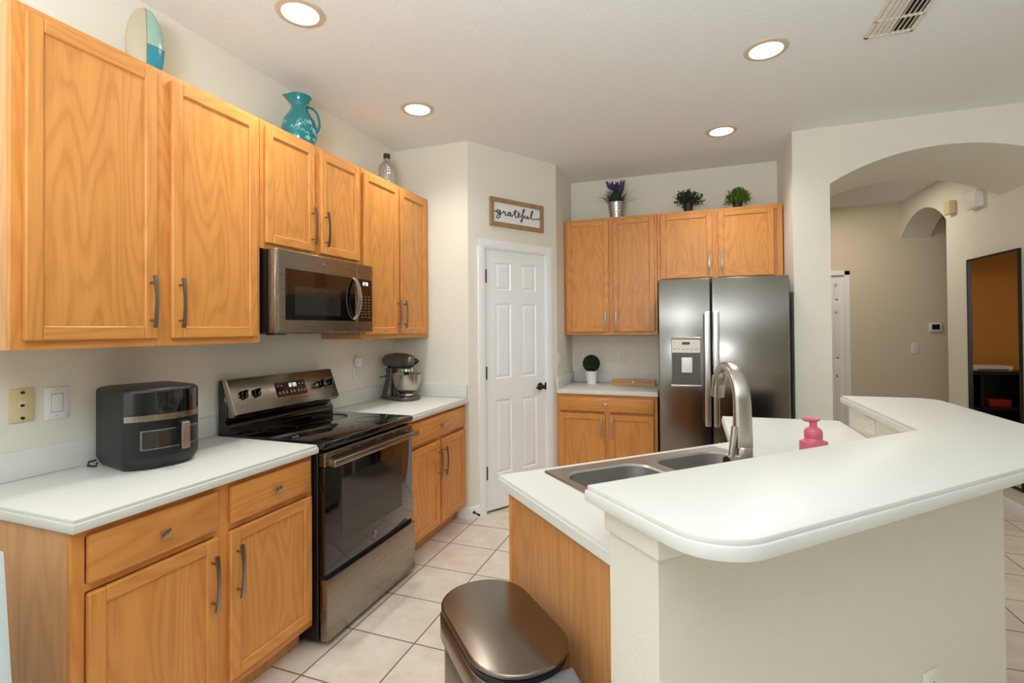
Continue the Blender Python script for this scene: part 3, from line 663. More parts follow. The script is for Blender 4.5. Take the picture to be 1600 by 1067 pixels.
# oven door
b = MB(); b.box(.634, .668, ry0+.006, ry1-.006, .322, .806, M['glass_black'], bev=.004, seg=2); od = b.build('oven_door', t)
b = MB(); b.box(.6682, .6688, ry0+.12, ry1-.12, .43, .73, M['smoke']); b.build('oven_window', od)
b = MB(); b.box(.634, .668, ry0+.006, ry1-.006, .808, .872, M['steely'], bev=.003)
for (y, w_) in ((1.99, .045), (2.085, .05), (2.14, .05), (2.24, .05), (2.295, .05), (2.385, .03)):
    for z in (.838, .852): b.box(.6675, .6686, y, y+w_, z, z+.006, M['gap'])
for z in (.818, .831, .844, .857): b.box(.645, .6575, ry0+.0055, ry0+.0065, z-.003, z+.003, M['gap'])
vt = b.build('vent_strip', od)
b = MB(); b.box(.700, .722, ry0+.012, ry1-.012, .812, .843, M['steely'], bev=.005, seg=3)
for y in (ry0+.012, ry1-.050): b.box(.667, .703, y, y+.038, .814, .842, M['steely'], bev=.004, seg=2)
b.build('handle', od)
b = MB(); b.box(.640, .682, ry0+.004, ry1-.004, .030, .304, M['steely'], bev=.004, seg=2); b.box(.635, .660, ry0+.006, ry1-.006, .304, .322, M['gap']); dr = b.build('storage_drawer', t)
badge(frameX((.6685, 2.18, .372), (0, 1, 0), (1, 0, 0)), od, .016, M['silver'], M['darkgrey'])

# ------------------------------------------------------------------ microwave
t = thing('microwave', 'black and stainless over the range microwave under the short cabinet', 'microwave', (.19, 2.18, 1.42))
my0, my1, mz0, mz1 = 1.803, 2.551, 1.418, 1.818
b = MB(); b.box(.003, .352, my0, my1, mz0, mz1, BK, bev=.003); b.box(.04, .33, my0+.05, my1-.05, mz0-.006, mz0, M['steel']); b.box(.10, .16, 2.02, 2.10, mz0-.012, mz0-.006, BK); mb = b.build('microwave_body', t)
b = MB(); dsp = 2.395
b.prism([(.353, my0), (.385, my0), (.394, my0+.02), (.394, dsp), (.353, dsp)], mz0, mz1, M['steely'], bev=.0015, seg=1); md = b.build('door', t)
b = MB(); b.box(.3935, .3955, my0+.055, dsp-.012, mz0+.062, mz1-.088, M['glass_black'], bev=.0008); b.box(.3954, .396, my0+.115, dsp-.14, mz0+.088, mz1-.17, M['smoke']); b.build('window', md)
b = MB(); hp = [(.3965+.040*math.sin(math.pi*i/14)**.6, dsp-.022, mz0+.075+.235*i/14) for i in range(15)]
b.tube(hp, (.016, .0045), M['nickel'], 8, up=(1, 0, 0)); b.build('handle', md)
b = MB(); b.box(.353, .394, dsp+.003, my1, mz0, mz1, M['steely'], bev=.002); cpn = b.build('control_panel', t)
b = MB(); b.box(.3935, .3955, dsp+.022, my1-.012, mz0+.062, mz1-.088, BG); X0 = frameX((.3957, 0, 0), (0, 1, 0), (1, 0, 0)); digits(b, '12:39', X0 @ Matrix.Translation((dsp+.052, 0, mz1-.122)), .017, M['lcd'])
for r in range(8):
    for c_ in range(3): b.box(.3955, .3960, dsp+.042+c_*.034, dsp+.056+c_*.034, mz0+.085+r*.0175, mz0+.089+r*.0175, M['print'])
b.build('keypad', t)
badge(frameX((.3945, 2.13, mz1-.043), (0, 1, 0), (1, 0, 0)), md, .015, M['silver'], M['darkgrey'])

# ------------------------------------------------------------------ refrigerator
t = thing('refrigerator', 'stainless side by side refrigerator with water dispenser on the back wall', 'refrigerator', (2.43, 4.35, 0))
fy = 3.97
b = MB(); b.box(1.992, 2.900, 4.04, 4.74, .03, 1.775, M['darkgrey'], bev=.004); [b.box(x-.03, x+.03, 4.1, 4.7, 0, .03, BK) for x in (2.06, 2.83)]; b.box(2.05, 2.84, 4.02, 4.06, .02, .09, BK); b.build('refrigerator_body', t)
def fridge_door(x0, x1):
    b = MB(); n = 10; pts = [(x0, fy+.068), (x0, fy+.012)]
    for i in range(n+1):
        s = i/n; pts.append((x0+.006+(x1-x0-.012)*s, fy+.004-.008*math.sin(math.pi*s)))
    pts += [(x1, fy+.012), (x1, fy+.068)]
    b.prism(pts, .10, 1.800, M['steelx'], bev=.003, seg=2, vbev=False); return b.build('door', t, origin=(x0, fy, .1))
dl = fridge_door(1.990, 2.364); drr = fridge_door(2.371, 2.886)
for d_, x in ((dl, 2.338), (drr, 2.398)):
    b = MB(); n = 16
    b.box(x-.021, x+.021, fy-.062, fy-.044, .70, 1.548, M['handle_steel'], bev=.006, seg=3); b.box(x-.016, x+.016, fy-.046, fy+.002, .70, .735, M['steelx'], bev=.003); b.box(x-.016, x+.016, fy-.046, fy+.002, 1.51, 1.545, M['steelx'], bev=.003); b.build('handle', d_)
dx0, dx1 = 2.083, 2.293
b = MB(); b.box(dx0, dx1, fy-.010, fy, 1.238, 1.345, M['grey'], bev=.003)
b.box(dx0-.004, dx1+.004, fy-.012, fy, 1.345, 1.358, M['dark_steel'], bev=.003); b.box(dx0+.004, dx1-.004, fy-.0112, fy-.0098, 1.241, 1.341, M['bright'])
b.box(2.160, 2.216, fy-.0125, fy-.011, 1.302, 1.322, M['lcd_blue'])
for i in range(6): b.box(2.10+i*.031, 2.113+i*.031, fy-.0118, fy-.0108, 1.264, 1.270, M['print'])
for x in (2.10, 2.235): b.box(x, x+.008, fy-.0118, fy-.0108, 1.314, 1.320, M['print'])
b.build('dispenser', dl)
b = MB()   # recess shown as a dark niche set into a raised surround
b.box(dx0, dx0+.006, fy-.012, fy, 1.0, 1.238, M['dark_steel']); b.box(dx1-.006, dx1, fy-.012, fy, 1.0, 1.238, M['dark_steel'])
b.box(dx0+.006, dx1-.006, fy-.0065, fy, 1.0, 1.238, M['niche']); b.build('dispenser_niche', dl)
b = MB(); b.box(2.155, 2.232, fy-.022, fy-.006, 1.09, 1.205, M['white'], bev=.006, seg=2); b.build('dispenser_paddle', dl)
b = MB(); b.prism(rrect(dx0-.012, dx1+.012, fy-.026, fy, .012, 4), .982, 1.000, M['nickel'], bev=.003, seg=2, vbev=False); b.build('drip_tray', dl)

# ------------------------------------------------------------------ air fryer
ang = math.radians(0)
t = thing('air_fryer', 'black air fryer with steel band on the left countertop', 'air fryer', (.226, 1.347, .914), math.radians(-12))
def fpts(w0, w1, d0, d1, bul, n=14):      # plan view: x out from wall, y along
    f = [(d1+bul*(1-abs(2*i/n-1)**2.6), w0+.004+(w1-w0-.008)*i/n) for i in range(n+1)]
    return [(d0, w1-.02), (d0, w0+.02), (d0+.02, w0), (d1-.012, w0)]+f+[(d1-.012, w1), (d0+.02, w1), ]
W0, W1, D0, D1 = -.132, .132, -.158, .088; BU = .048
def loft(b, levels, mt):
    bm = bmesh.new(); rings = []
    for sc_, z in levels:
        pts_ = fpts(W0+sc_, W1-sc_, D0+sc_, D1-sc_, BU); rings.append([bm.verts.new((p[0], p[1], z)) for p in pts_])
    for A_, B_ in zip(rings, rings[1:]):
        for q in range(len(A_)): bm.faces.new((A_[q], A_[(q+1) % len(A_)], B_[(q+1) % len(A_)], B_[q]))
    bm.faces.new(rings[0]); bm.faces.new(rings[-1]); b._merge(bm, mt)
b = MB(); loft(b, [(.016, .0012), (.011, .010), (.002, .030), (0, .040), (0, .285), (.003, .295), (.010, .301), (.022, .304)], M['fryer']); bd = b.build('housing', t, local=True)
def front(b, off, z0, z1, mt, y0=None, y1=None, th=.003, n=16, bev=0):
    y0 = W0+.006 if y0 is None else y0; y1 = W1-.006 if y1 is None else y1; L_ = W1-W0-.008
    def fx(y): q = (y-(W0+.004))/L_; return D1+BU*(1-abs(2*q-1)**2.6)
    o = [(fx(y0+(y1-y0)*i/n)+off, y0+(y1-y0)*i/n) for i in range(n+1)]; o += [(p[0]-off-th, p[1]) for p in reversed(o)]
    b.prism(o, z0, z1, mt, bev=bev, seg=1, vbev=False)
b = MB(); front(b, .0015, .206, .288, M['blackgloss']); b.build('control_front', t, local=True)
b = MB(); front(b, .003, .182, .204, M['steely']); b.build('steel_band', t, local=True)
b = MB(); front(b, .002, .046, .178, M['black']); bk = b.build('basket', t, local=True)
b = MB(); front(b, .0030, .076, .148, M['grey'], -.086, .120); front(b, .0036, .080, .144, M['smoke'], -.082, .116); b.build('basket_window', bk, local=True)
hx = D1+BU
b = MB(); b.box(hx-.004, hx+.040, .026, .058, .142, .172, M['black'], bev=.004); b.box(hx+.028, hx+.042, .026, .058, .066, .172, M['black'], bev=.004); b.box(hx+.0415, hx+.0445, .028, .056, .070, .168, M['nickel'], bev=.001); b.build('handle', bk, local=True)
b = MB(); b.tube([(D0+.02, W0+.0, .02), (D0-.01, W0-.012, .012), (D0+.03, W0-.028, .006), (D0+.06, W0-.012, .005), (D0+.03, W0+.0, .01)], .0035, M['black'], 6); b.build('power_cord', t, local=True)

# ------------------------------------------------------------------ stand mixer
mx0 = Vector((.175, 3.185, .914)); t = thing('stand_mixer', 'graphite stand mixer with steel bowl on the right hand countertop', 'stand mixer', mx0, math.radians(-14))
G = M['mixer']
b = MB(); b.prism([(-.16+.055*(1-math.cos(math.radians(a))), .075*math.sin(math.radians(a))) for a in range(-80, 81, 20)]+[(.10+.07*math.cos(math.radians(a)), .10*math.sin(math.radians(a))) for a in range(80, -81, -20)], .0012, .028, G, bev=.008, seg=3, vbev=False); b.build('base', t, local=True)
b = MB(); P_ = [(-.105, 0, .01), (-.108, 0, .06), (-.098, 0, .12), (-.085, 0, .18), (-.085, 0, .23)]; b.tube([Vector(p) for p in P_], (.05, .05), G, 16, up=(1, 0, 0), rr=[(.062, .055), (.05, .05), (.042, .042), (.042, .04), (.05, .045)]); b.build('column', t, local=True)
b = MB(); HX = Matrix.Translation((-.13, 0, .285)) @ Matrix.Rotation(math.pi/2, 4, 'Y')
b.lathe([(0, -.022), (.03, -.016), (.052, .0), (.062, .03), (.066, .10), (.064, .17), (.058, .22), (.045, .262), (.02, .285), (0, .29)], G, 32, HX, sx=.92); hdm = b.build('motor_head', t, local=True)
b = MB(); b.lathe([(0, .285), (.02, .285), (.022, .291), (.02, .30), (.0, .30)], M['chrome'], 20, HX); b.tube([Vector((.165, 0, .285)), Vector((.185, .012, .287))], .009, M['black'], 10); b.build('hub_knob', hdm, local=True)
b = MB(); b.cyl(.046, .205, .235, M['chrome'], 28, Matrix.Translation((.075, 0, 0)), bev=.004); b.cyl(.018, .15, .206, M['darkgrey'], 16, Matrix.Translation((.075, 0, 0))); b.build('beater_shaft', hdm, local=True)
b = MB(); b.lathe([(0, .03), (.048, .03), (.05, .036), (.045, .046), (.062, .060), (.085, .085), (.098, .125), (.104, .188), (.107, .191), (.103, .192), (.096, .125), (.07, .07), (0, .055)], M['nickel'], 40, Matrix.Translation((.075, 0, 0))); b.build('bowl', t, local=True)
b = MB(); b.tube([(-.12, -.02, .17), (-.19, -.05, .15), (-.235, -.06, .10), (-.235, -.05, .05), (-.2, -.03, .008), (-.15, -.02, .006)], .0045, M['black'], 8); b.build('power_cord', t, local=True)

# ------------------------------------------------------------------ wall plates
def plate(name, label, cat, X, w_=.072, h_=.118, mt=None):
    t = thing(name, label, cat, X @ Vector((0, 0, 0))); b = MB(); b.box(-w_/2, w_/2, .0005, .006, -h_/2, h_/2, mt or M['white'], bev=.002, seg=2, X=X); b.build('cover_plate', t); return t
def outlet(label, X, mt=None):
    mt = mt or M['bright']; t = plate('wall_outlet', label, 'outlet', X, mt=mt)
    for z in (-.024, .024):
        b = MB(); b.prism([(p[0], p[1]+z) for p in rrect(-.017, .017, -.014, .014, .008, 3)], .005, .0078, mt, axis=1, X=X)
        for x in (-.007, .007): b.box(x-.0012, x+.0012, .0076, .0081, z-.003, z+.006, M['gap'], X=X)
        b.build('receptacle', t)
    return t
XW = lambda y, z: frameX((0, y, z), (0, 1, 0), (1, 0, 0))
t = plate('phone_jack', 'almond phone jack plate on the left wall above the counter edge', 'phone jack', XW(1.05, 1.171), mt=M['almond'])
b = MB(); b.box(-.008, .008, .005, .009, -.008, .012, M['bright'], X=XW(1.05, 1.171)); b.box(-.006, .006, .0088, .0094, -.005, .004, M['gap'], X=XW(1.05, 1.171)); b.build('jack_socket', t)
for z in (-.045, .045): b = MB(); b.cyl(.005, .005, .014, M['bronze'], 12, XW(1.05, 1.171+z) @ Matrix.Rotation(-math.pi/2, 4, 'X')); b.build('screw', t)
def rocker(label, X, cat='light switch'):
    t = plate('light_switch', label, cat, X, mt=M['white']); b = MB(); b.box(-.0165, .0165, .005, .0085, -.033, .033, M['white'], bev=.0015, X=X); b.box(-.018, .018, .005, .0063, -.035, .035, M['print'], X=X); b.build('rocker', t)
    for z in (-.048, .048): b = MB(); b.box(-.004, .004, .0055, .0066, z-.001, z+.001, M['print'], X=X); b.build('screw', t)
    return t
rocker('white rocker switch on the left wall between the phone jack and the air fryer', XW(1.153, 1.166))
outlet('white outlet on the left wall between the range and the stand mixer', XW(2.897, 1.145))
t = thing('plug_in_device', 'small white plug-in device in the outlet left of the stand mixer', 'plug-in', (.008, 2.897, 1.17)); b = MB(); b.box(.0085, .045, 2.873, 2.921, 1.172, 1.235, M['white'], bev=.006, seg=2); b.build('housing', t); b = MB(); b.box(.0085, .05, 2.880, 2.914, 1.153, 1.171, M['white'], bev=.004); b.build('plug', t)
outlet('white outlet on the back wall right of the topiary', frameX((1.6, 4.76, 1.165), (1, 0, 0), (0, -1, 0)))
rocker('white rocker switch on the narrow wall right of the pantry door', frameX((1.13, 4.235, 1.16), (0, 1, 0), (1, 0, 0)))
t = outlet('white outlet turned sideways below the far end of the raised bar', frameX((2.985, 2.655, .978), (0, 0, 1), (-1, 0, 0), (0, 1, 0)))
Xo = frameX(NT(n1, 3.222, .40), (K, K, 0), (K, -K, 0)); outlet('white outlet low on the cream wall under the bar', Xo)
# hall things
Xh = lambda x, z: frameX((x, 6.9, z), (1, 0, 0), (0, -1, 0))
t = thing('thermostat', 'white thermostat with dark screen on the wall beyond the arch', 'thermostat', (4.829, 6.9, 1.419)); b = MB(); b.box(-.058, .058, .0005, .022, -.050, .050, M['white'], bev=.005, seg=2, X=Xh(4.829, 1.419)); b.build('housing', t); b = MB(); b.box(-.036, .036, .0215, .023, -.028, .030, M['black'], X=Xh(4.829, 1.419)); b.build('screen', t)
rocker('white rocker switch below the thermostat beyond the arch', Xh(4.638, 1.18))
Xr = lambda y, z: frameX((4.52, y, z), (0, 1, 0), (-1, 0, 0))
t = thing('door_chime', 'small cream chime box above the hall opening, left of the white box', 'door chime', (4.52, 5.69, 2.52)); b = MB(); b.box(-.055, .055, .0005, .05, -.06, .06, M['almond'], bev=.004, X=Xr(5.68, 2.525)); b.build('housing', t)
t = thing('wall_speaker', 'white box with grille mounted high on the hall wall above the mirror', 'speaker', (4.52, 5.28, 2.49)); b = MB(); b.box(-.09, .09, .0005, .05, -.07, .07, M['white'], bev=.004, X=Xr(5.26, 2.495)); b.build('housing', t); b = MB(); b.box(-.08, .06, .0495, .053, -.058, .058, M['bright'], bev=.002, X=Xr(5.26, 2.495)); b.build('grille', t)
# mirror
t = thing('wall_mirror', 'tall black framed mirror on the right wall beside the arch', 'mirror', (4.515, 5.03, .2)); b = MB(); X = frameX((4.508, 5.03, 0), (.0349*-1, .99939, 0), (-.99939, -.0349, 0)); y0, y1, z0, z1 = -.34, .335, .2, 2.0
b.box(y0, y1, .001, .006, z0, z1, M['mirror'], X=X); b.build('glass', t)
b = MB()
for q in ((y0, y0+.013, z0, z1), (y1-.013, y1, z0, z1), (y0, y1, z0, z0+.013), (y0, y1, z1-.013, z1)): b.box(q[0], q[1], .0005, .022, q[2], q[3], M['black'], bev=.002, X=X)
b.build('frame', t)
# study furniture seen only in the mirror
t = thing('black_cabinet', 'black open cabinet seen in the mirror against the orange wall', 'cabinet', (3.2, 7.6, 0)); b = MB(); x0, x1, yy0, yy1 = 2.75, 3.95, 7.45, 7.88
b.box(x0, x1, yy0, yy1, .84, .88, M['black'], bev=.003); b.build('top', t)
b = MB(); b.box(x0, x0+.03, yy0, yy1, 0, .84, M['black']); b.box(x1-.03, x1, yy0, yy1, 0, .84, M['black']); b.box(3.3, 3.33, yy0, yy1, 0, .84, M['black']); b.box(x0, x1, yy1-.02, yy1, 0, .84, M['black']); b.box(x0, x1, yy0, yy1, .05, .08, M['black']); b.box(x0, x1, yy0, yy1, .42, .445, M['black']); b.build('cabinet_body', t)
t = thing('printer', 'pale flat printer on the black cabinet seen in the mirror', 'printer', (3.2, 7.65, .88)); b = MB(); b.box(2.98, 3.38, 7.5, 7.8, .881, .945, M['bright'], bev=.01, seg=2); b.build('housing', t); b = MB(); b.box(3.03, 3.33, 7.492, 7.502, .895, .905, M['darkgrey']); b.build('paper_slot', t)
t = thing('red_toolbox', 'red box inside the black cabinet seen in the mirror', 'box', (3.1, 7.65, .445)); b = MB(); b.box(3.0, 3.22, 7.5, 7.7, .446, .54, M['red'], bev=.01, seg=2); b.build('body', t); b = MB(); b.tube([(3.06, 7.6, .54), (3.06, 7.6, .57), (3.16, 7.6, .57), (3.16, 7.6, .54)], .007, M['black'], 8); b.build('handle', t)

# ------------------------------------------------------------------ grateful sign
t = thing('wall_sign', 'wood framed white sign reading grateful above the pantry door', 'sign', XP @ Vector((.475, 0, 2.242)))
s0, s1, z0, z1 = .198, .750, 2.243, 2.468; fw = .034
b = MB(); b.box(s0+.01, s1-.01, .001, .010, z0+.01, z1-.01, M['white'], X=XP); b.build('panel', t)
b = MB()
b.box(s0, s0+fw, .001, .024, z0, z1, M['frame_wood'], bev=.002, X=XP); b.box(s1-fw, s1, .001, .024, z0, z1, M['frame_wood'], bev=.002, X=XP)
b.box(s0+fw, s1-fw, .001, .024, z0, z0+fw, M['frame_wood'], bev=.002, X=XP); b.box(s0+fw, s1-fw, .001, .024, z1-fw, z1, M['frame_wood'], bev=.002, X=XP)
b.build('frame', t)
stroke = [(0, .05), (.055, .03), (.10, .03), (.135, .08), (.115, .12), (.075, .10), (.065, .03), (.10, -.03), (.135, .0), (.14, .10), (.135, -.12), (.11, -.22), (.07, -.23), (.07, -.14), (.13, -.05), (.19, .03), (.205, .10), (.215, .06), (.245, .07), (.235, -.02), (.25, -.07), (.28, -.04), (.31, .04), (.345, .08), (.32, .09), (.295, .02), (.305, -.06), (.335, -.05), (.36, .06), (.358, -.04), (.38, -.07), (.405, .0), (.45, .14), (.462, .27), (.452, .15), (.45, -.02), (.47, -.09), (.50, -.05), (.525, .02), (.55, .07), (.535, .12), (.512, .06), (.52, -.03), (.55, -.04), (.59, .04), (.635, .22), (.655, .31), (.635, .34), (.617, .24), (.61, .0), (.595, -.20), (.575, -.25), (.572, -.18), (.61, -.07), (.645, .0), (.66, .07), (.655, .0), (.675, -.06), (.70, -.03), (.722, .07), (.722, -.03), (.745, -.05), (.79, .06), (.825, .2), (.84, .3), (.82, .33), (.80, .22), (.80, .04), (.83, -.06), (.87, -.03), (.93, .0), (1., .02)]
def catmull(p, n=4):
    out = []
    for i in range(len(p)-1):
        a, b_, c_, d_ = (Vector(p[max(i-1, 0)]), Vector(p[i]), Vector(p[i+1]), Vector(p[min(i+2, len(p)-1)]))
        for k in range(n):
            u = k/n; out.append(.5*((2*b_)+(c_-a)*u+(2*a-5*b_+4*c_-d_)*u*u+(3*b_-a-3*c_+d_)*u**3))
    out.append(Vector(p[-1])); return out
sw = s1-s0-2*fw; hgt = .185; zc = (z0+z1)/2-.004
mp = lambda p: XP @ Vector((s0+fw+p[0]*sw, .0125, zc+p[1]*hgt))
b = MB(); b.tube([mp(p) for p in catmull(stroke)], .0036, M['black'], 6, up=N); b.tube([mp(p) for p in ((.405, .15), (.46, .165), (.53, .16))], .0032, M['black'], 6, up=N); b.build('lettering', t)

# ------------------------------------------------------------------ decor on top of the cabinets
# oval surf-board shaped vase
t = thing('oval_vase', 'oval ceramic vase in cream, mint and teal on the near left cabinet', 'vase', (.15, 1.372, UZ1), math.radians(-25))
def half(a0, a1, z0, z1, mt, nm):
    b = MB(); bm = bmesh.new(); n = 14; mz = 18; rows = []
    for j in range(mz+1):
        z = z0+(z1-z0)*j/mz; s = max(1-((z-.145)/.158)**2, 0)**.5; row = []
        for i in range(n+1):
            a = math.radians(a0+(a1-a0)*i/n); row.append(bm.verts.new((.036*s*math.sin(a), .066*s*math.cos(a), z)))
        rows.append(row)
    for r0_, r1_ in zip(rows, rows[1:]):
        for i in range(n): bm.faces.new((r0_[i], r0_[i+1], r1_[i+1], r1_[i]))
    b._merge(bm, mt); return b.build(nm, t, local=True)
crm = flat('cream_crackle', (190, 178, 152), .3, coat=.3, var=.12); mint = flat('mint_glaze', (150, 190, 174), .25, coat=.4, var=.1); teal2 = flat('teal_band_glaze', (38, 134, 156), .2, coat=.4)
half(90, 270, .004, .302, crm, 'cream_half'); half(-90, 90, .145, .302, mint, 'mint_quarter'); half(-90, 90, .004, .145, teal2, 'teal_quarter')
b = MB(); gd = flat('gilt_line', (176, 140, 84), .3, .5)
b.tube([Vector((.0365*max(1-((z-.145)/.158)**2, 0)**.5, 0, z)) for z in [.01+.0145*i for i in range(21)]], .0014, gd, 5)
b.tube([Vector((.0362*math.sin(math.radians(a)), .0665*math.cos(math.radians(a)), .145)) for a in range(0, 91, 6)], .0014, gd, 5); b.build('gilt_seams', t, local=True)
b = MB(); b.prism(rrect(-.022, .022, -.035, .035, .015, 4), .0005, .006, crm); b.build('foot', t, local=True)
# pitcher
t = thing('pitcher', 'teal glazed ceramic pitcher on the cabinet above the microwave', 'pitcher', (.15, 2.215, UZ1), math.radians(20))
b = MB(); bm = bmesh.new(); n = 40; prof = [(.0, .0005), (.062, .0005), (.075, .03), (.093, .09), (.096, .13), (.085, .175), (.06, .215), (.047, .24), (.046, .262), (.056, .292), (.066, .312), (.0625, .314), (.05, .29), (.04, .262)]
rings = []
for r, z in prof:
    ring = []
    for i in range(n):
        a = 2*math.pi*i/n; k = max(math.cos(a-math.pi), 0)**8*max((z-.262)/.05, 0)*.030
        ring.append(bm.verts.new(((r+k)*math.cos(a), (r+k)*math.sin(a), z+k*.35)))
    rings.append(ring)
for A_, B_ in zip(rings, rings[1:]):
    for i in range(n): bm.faces.new((A_[i], A_[(i+1) % n], B_[(i+1) % n], B_[i]))
bmesh.ops.remove_doubles(bm, verts=bm.verts, dist=1e-5); b._merge(bm, M['tealz']); b.build('body', t, local=True)
b = MB(); b.tube(catmull([(.05, 0, .255), (.075, 0, .245), (.100, 0, .215), (.112, 0, .17), (.108, 0, .13), (.088, 0, .10)], 5), (.011, .007), M['tealz'], 10); b.build('handle', t, local=True)
lgl = flat('pale_teal_relief', (150, 205, 205), .25, coat=.3); b = MB(); rnd = random.Random(3)
for k in range(34):
    a = math.radians(rnd.uniform(-120, 5)); z = rnd.uniform(.05, .155); r = .0945 if .075 < z < .15 else .086
    q = [(r*math.cos(a+dt), r*math.sin(a+dt), z+dz) for dt, dz in ((-.09, -.004), (-.03, .010), (.05, .006), (.09, -.008))]; b.tube(catmull(q, 3), .0022, lgl, 5)
b.build('relief_pattern', t, local=True)
# glass bottle
gl, nt_, bs = newmat('smoky_glass'); bs.inputs['Base Color'].default_value = lin((196, 190, 178)); bs.inputs['Roughness'].default_value = .12; bs.inputs['Transmission Weight'].default_value = .45; bs.inputs['Metallic'].default_value = .3
vn = nd(nt_, 'ShaderNodeTexVoronoi', Scale=60.); tcn = nd(nt_, 'ShaderNodeTexCoord'); nt_.links.new(tcn.outputs['Object'], vn.inputs['Vector']); bpn = nd(nt_, 'ShaderNodeBump', Strength=.8, Distance=.004); nt_.links.new(vn.outputs['Distance'], bpn.inputs['Height']); nt_.links.new(bpn.outputs[0], bs.inputs['Normal'])
t = thing('glass_bottle', 'small textured grey glass bottle on the cabinet by the corner', 'bottle', (.15, 3.07, UZ1))
b = MB(); b.lathe([(0, .0005), (.055, .0005), (.058, .01), (.058, .165), (.052, .19), (.034, .208), (.022, .218), (.021, .252), (0, .252)], gl, 32); b.build('bottle_body', t, local=True)
b = MB(); b.lathe([(.0235, .238), (.0245, .24), (.0245, .27), (.022, .273), (0, .273)], M['darkgrey'], 20); b.build('cap', t, local=True)

# ------------------------------------------------------------------ plants
def leaf(b, p, d, L, w_, mt, up):
    s = d.cross(up)
    if s.length < 1e-4: s = d.cross(Vector((1, 0, 0)))
    s.normalize(); m_ = p+d*L*.5+up*L*.06
    b.quad([p, m_+s*w_, p+d*L, m_-s*w_], mt)
def small_plant(name, label, loc, kind, seed):
    rnd = random.Random(seed); t = thing(name, label, 'plant', loc)
    b = MB(); b.lathe([(0, .0008), (.032, .0008), (.042, .062), (.044, .062), (.044, .070), (.038, .070), (.037, .055), (0, .055)], M['pot_black'], 28); b.build('pot', t, local=True)
    b = MB(); mt = M['leaf_dark'] if kind else M['leaf']
    for k in range(105 if kind else 150):
        a = rnd.uniform(0, 6.283); e = math.radians(rnd.uniform(-6, 88) if kind else rnd.uniform(-28, 88)); L = rnd.uniform(.07, .115) if kind else rnd.uniform(.065, .095)
        d = Vector((math.cos(a)*math.cos(e), math.sin(a)*math.cos(e), math.sin(e))); p0 = Vector((d.x*.02, d.y*.02, .065)); tip = p0+d*L+Vector((0, 0, .012))
        b.tube([p0, p0+d*L*.5+Vector((0, 0, .008)), tip], .0011, mt, 4)
        for j in range(9 if kind else 7):
            q = p0.lerp(tip, .3+.7*j/8); dd = (d*.5+Vector((rnd.uniform(-1, 1), rnd.uniform(-1, 1), rnd.uniform(-.4, 1)))).normalized(); leaf(b, q, dd, .024 if kind else .036, .0075 if kind else .0050, mt, Vector((0, 0, 1)))
    b.build('foliage', t, local=True, smooth=False)
ztop = 2.424
small_plant('potted_plant', 'dark green leafy plant in a black pot above the refrigerator, the middle of three', (2.214, 4.50, ztop), 1, 5)
small_plant('potted_plant', 'bright green bushy plant in a black pot on the cabinet end, right of three', (2.60, 4.50, ztop), 0, 9)
t = thing('lavender_plant', 'purple lavender in a galvanised metal pot on the back cabinet', 'plant', (1.605, 4.51, ztop)); rnd = random.Random(11)
b = MB(); b.lathe([(0, .0008), (.056, .0008), (.078, .135), (.081, .137), (.079, .141), (.074, .137), (.068, .11), (0, .11)], M['galv'], 36); pot = b.build('pot', t, local=True)
b = MB()
for r in range(5):
    for k in range(11):
        a = math.radians(k*360/11+r*16); z = .022+r*.026; rad = .056+.0222*z/.135+.0008
        b.box(-.009, .009, -.0012, .0012, -.002, .002, M['darkgrey'], X=Matrix.Translation((rad*math.cos(a), rad*math.sin(a), z)) @ Matrix.Rotation(a+math.pi/2, 4, 'Z'))
b.build('pot_slots', pot, local=True)
b = MB()
for k in range(240):
    a = rnd.uniform(0, 6.283); e = math.radians(rnd.uniform(20, 86)); L = rnd.uniform(.09, .19); d = Vector((math.cos(a)*math.cos(e), math.sin(a)*math.cos(e), math.sin(e))); p0 = Vector((d.x*.05, d.y*.05, .115))
    s = d.cross(Vector((0, 0, 1))).normalized()*.003; mid_ = p0+d*L*.6+Vector((0, 0, .015)); tip = p0+d*L-Vector((0, 0, .02*(1-math.sin(e)))); b.quad([p0-s, p0+s, mid_+s*.8, mid_-s*.8], M['leaf_dark']); b.quad([mid_-s*.8, mid_+s*.8, tip], M['leaf_dark']) if False else b.quad([mid_-s*.8, mid_+s*.8, tip+s*.1, tip-s*.1], M['leaf_dark'])
b.build('foliage', t, local=True, smooth=False)
for k in range(22):
    a = k*2.399+rnd.uniform(-.3, .3); e = math.radians(90-rnd.uniform(2, 24)*math.sqrt((k+1)/22)); d = Vector((math.cos(a)*math.cos(e), math.sin(a)*math.cos(e), math.sin(e))); L = rnd.uniform(.135, .228); p0 = Vector((d.x*.06, d.y*.06, .115)); f = MB(); f.tube([p0, p0+d*L], .0014, M['leaf_dark'], 4)
    pts = [p0+d*(L-.068+.0105*j) for j in range(8)]; f.tube(pts, .0115, M['lav'], 7, rr=[.3, .95, .7, 1.15, .75, 1., .55, .15])
    for j in range(1, 7):
        for q in range(3): aa = q*2.1+j; leaf(f, pts[j], Vector((math.cos(aa), math.sin(aa), .7)).normalized(), .02, .007, M['lav'], d)
    f.build('flower_spike', t, local=True)
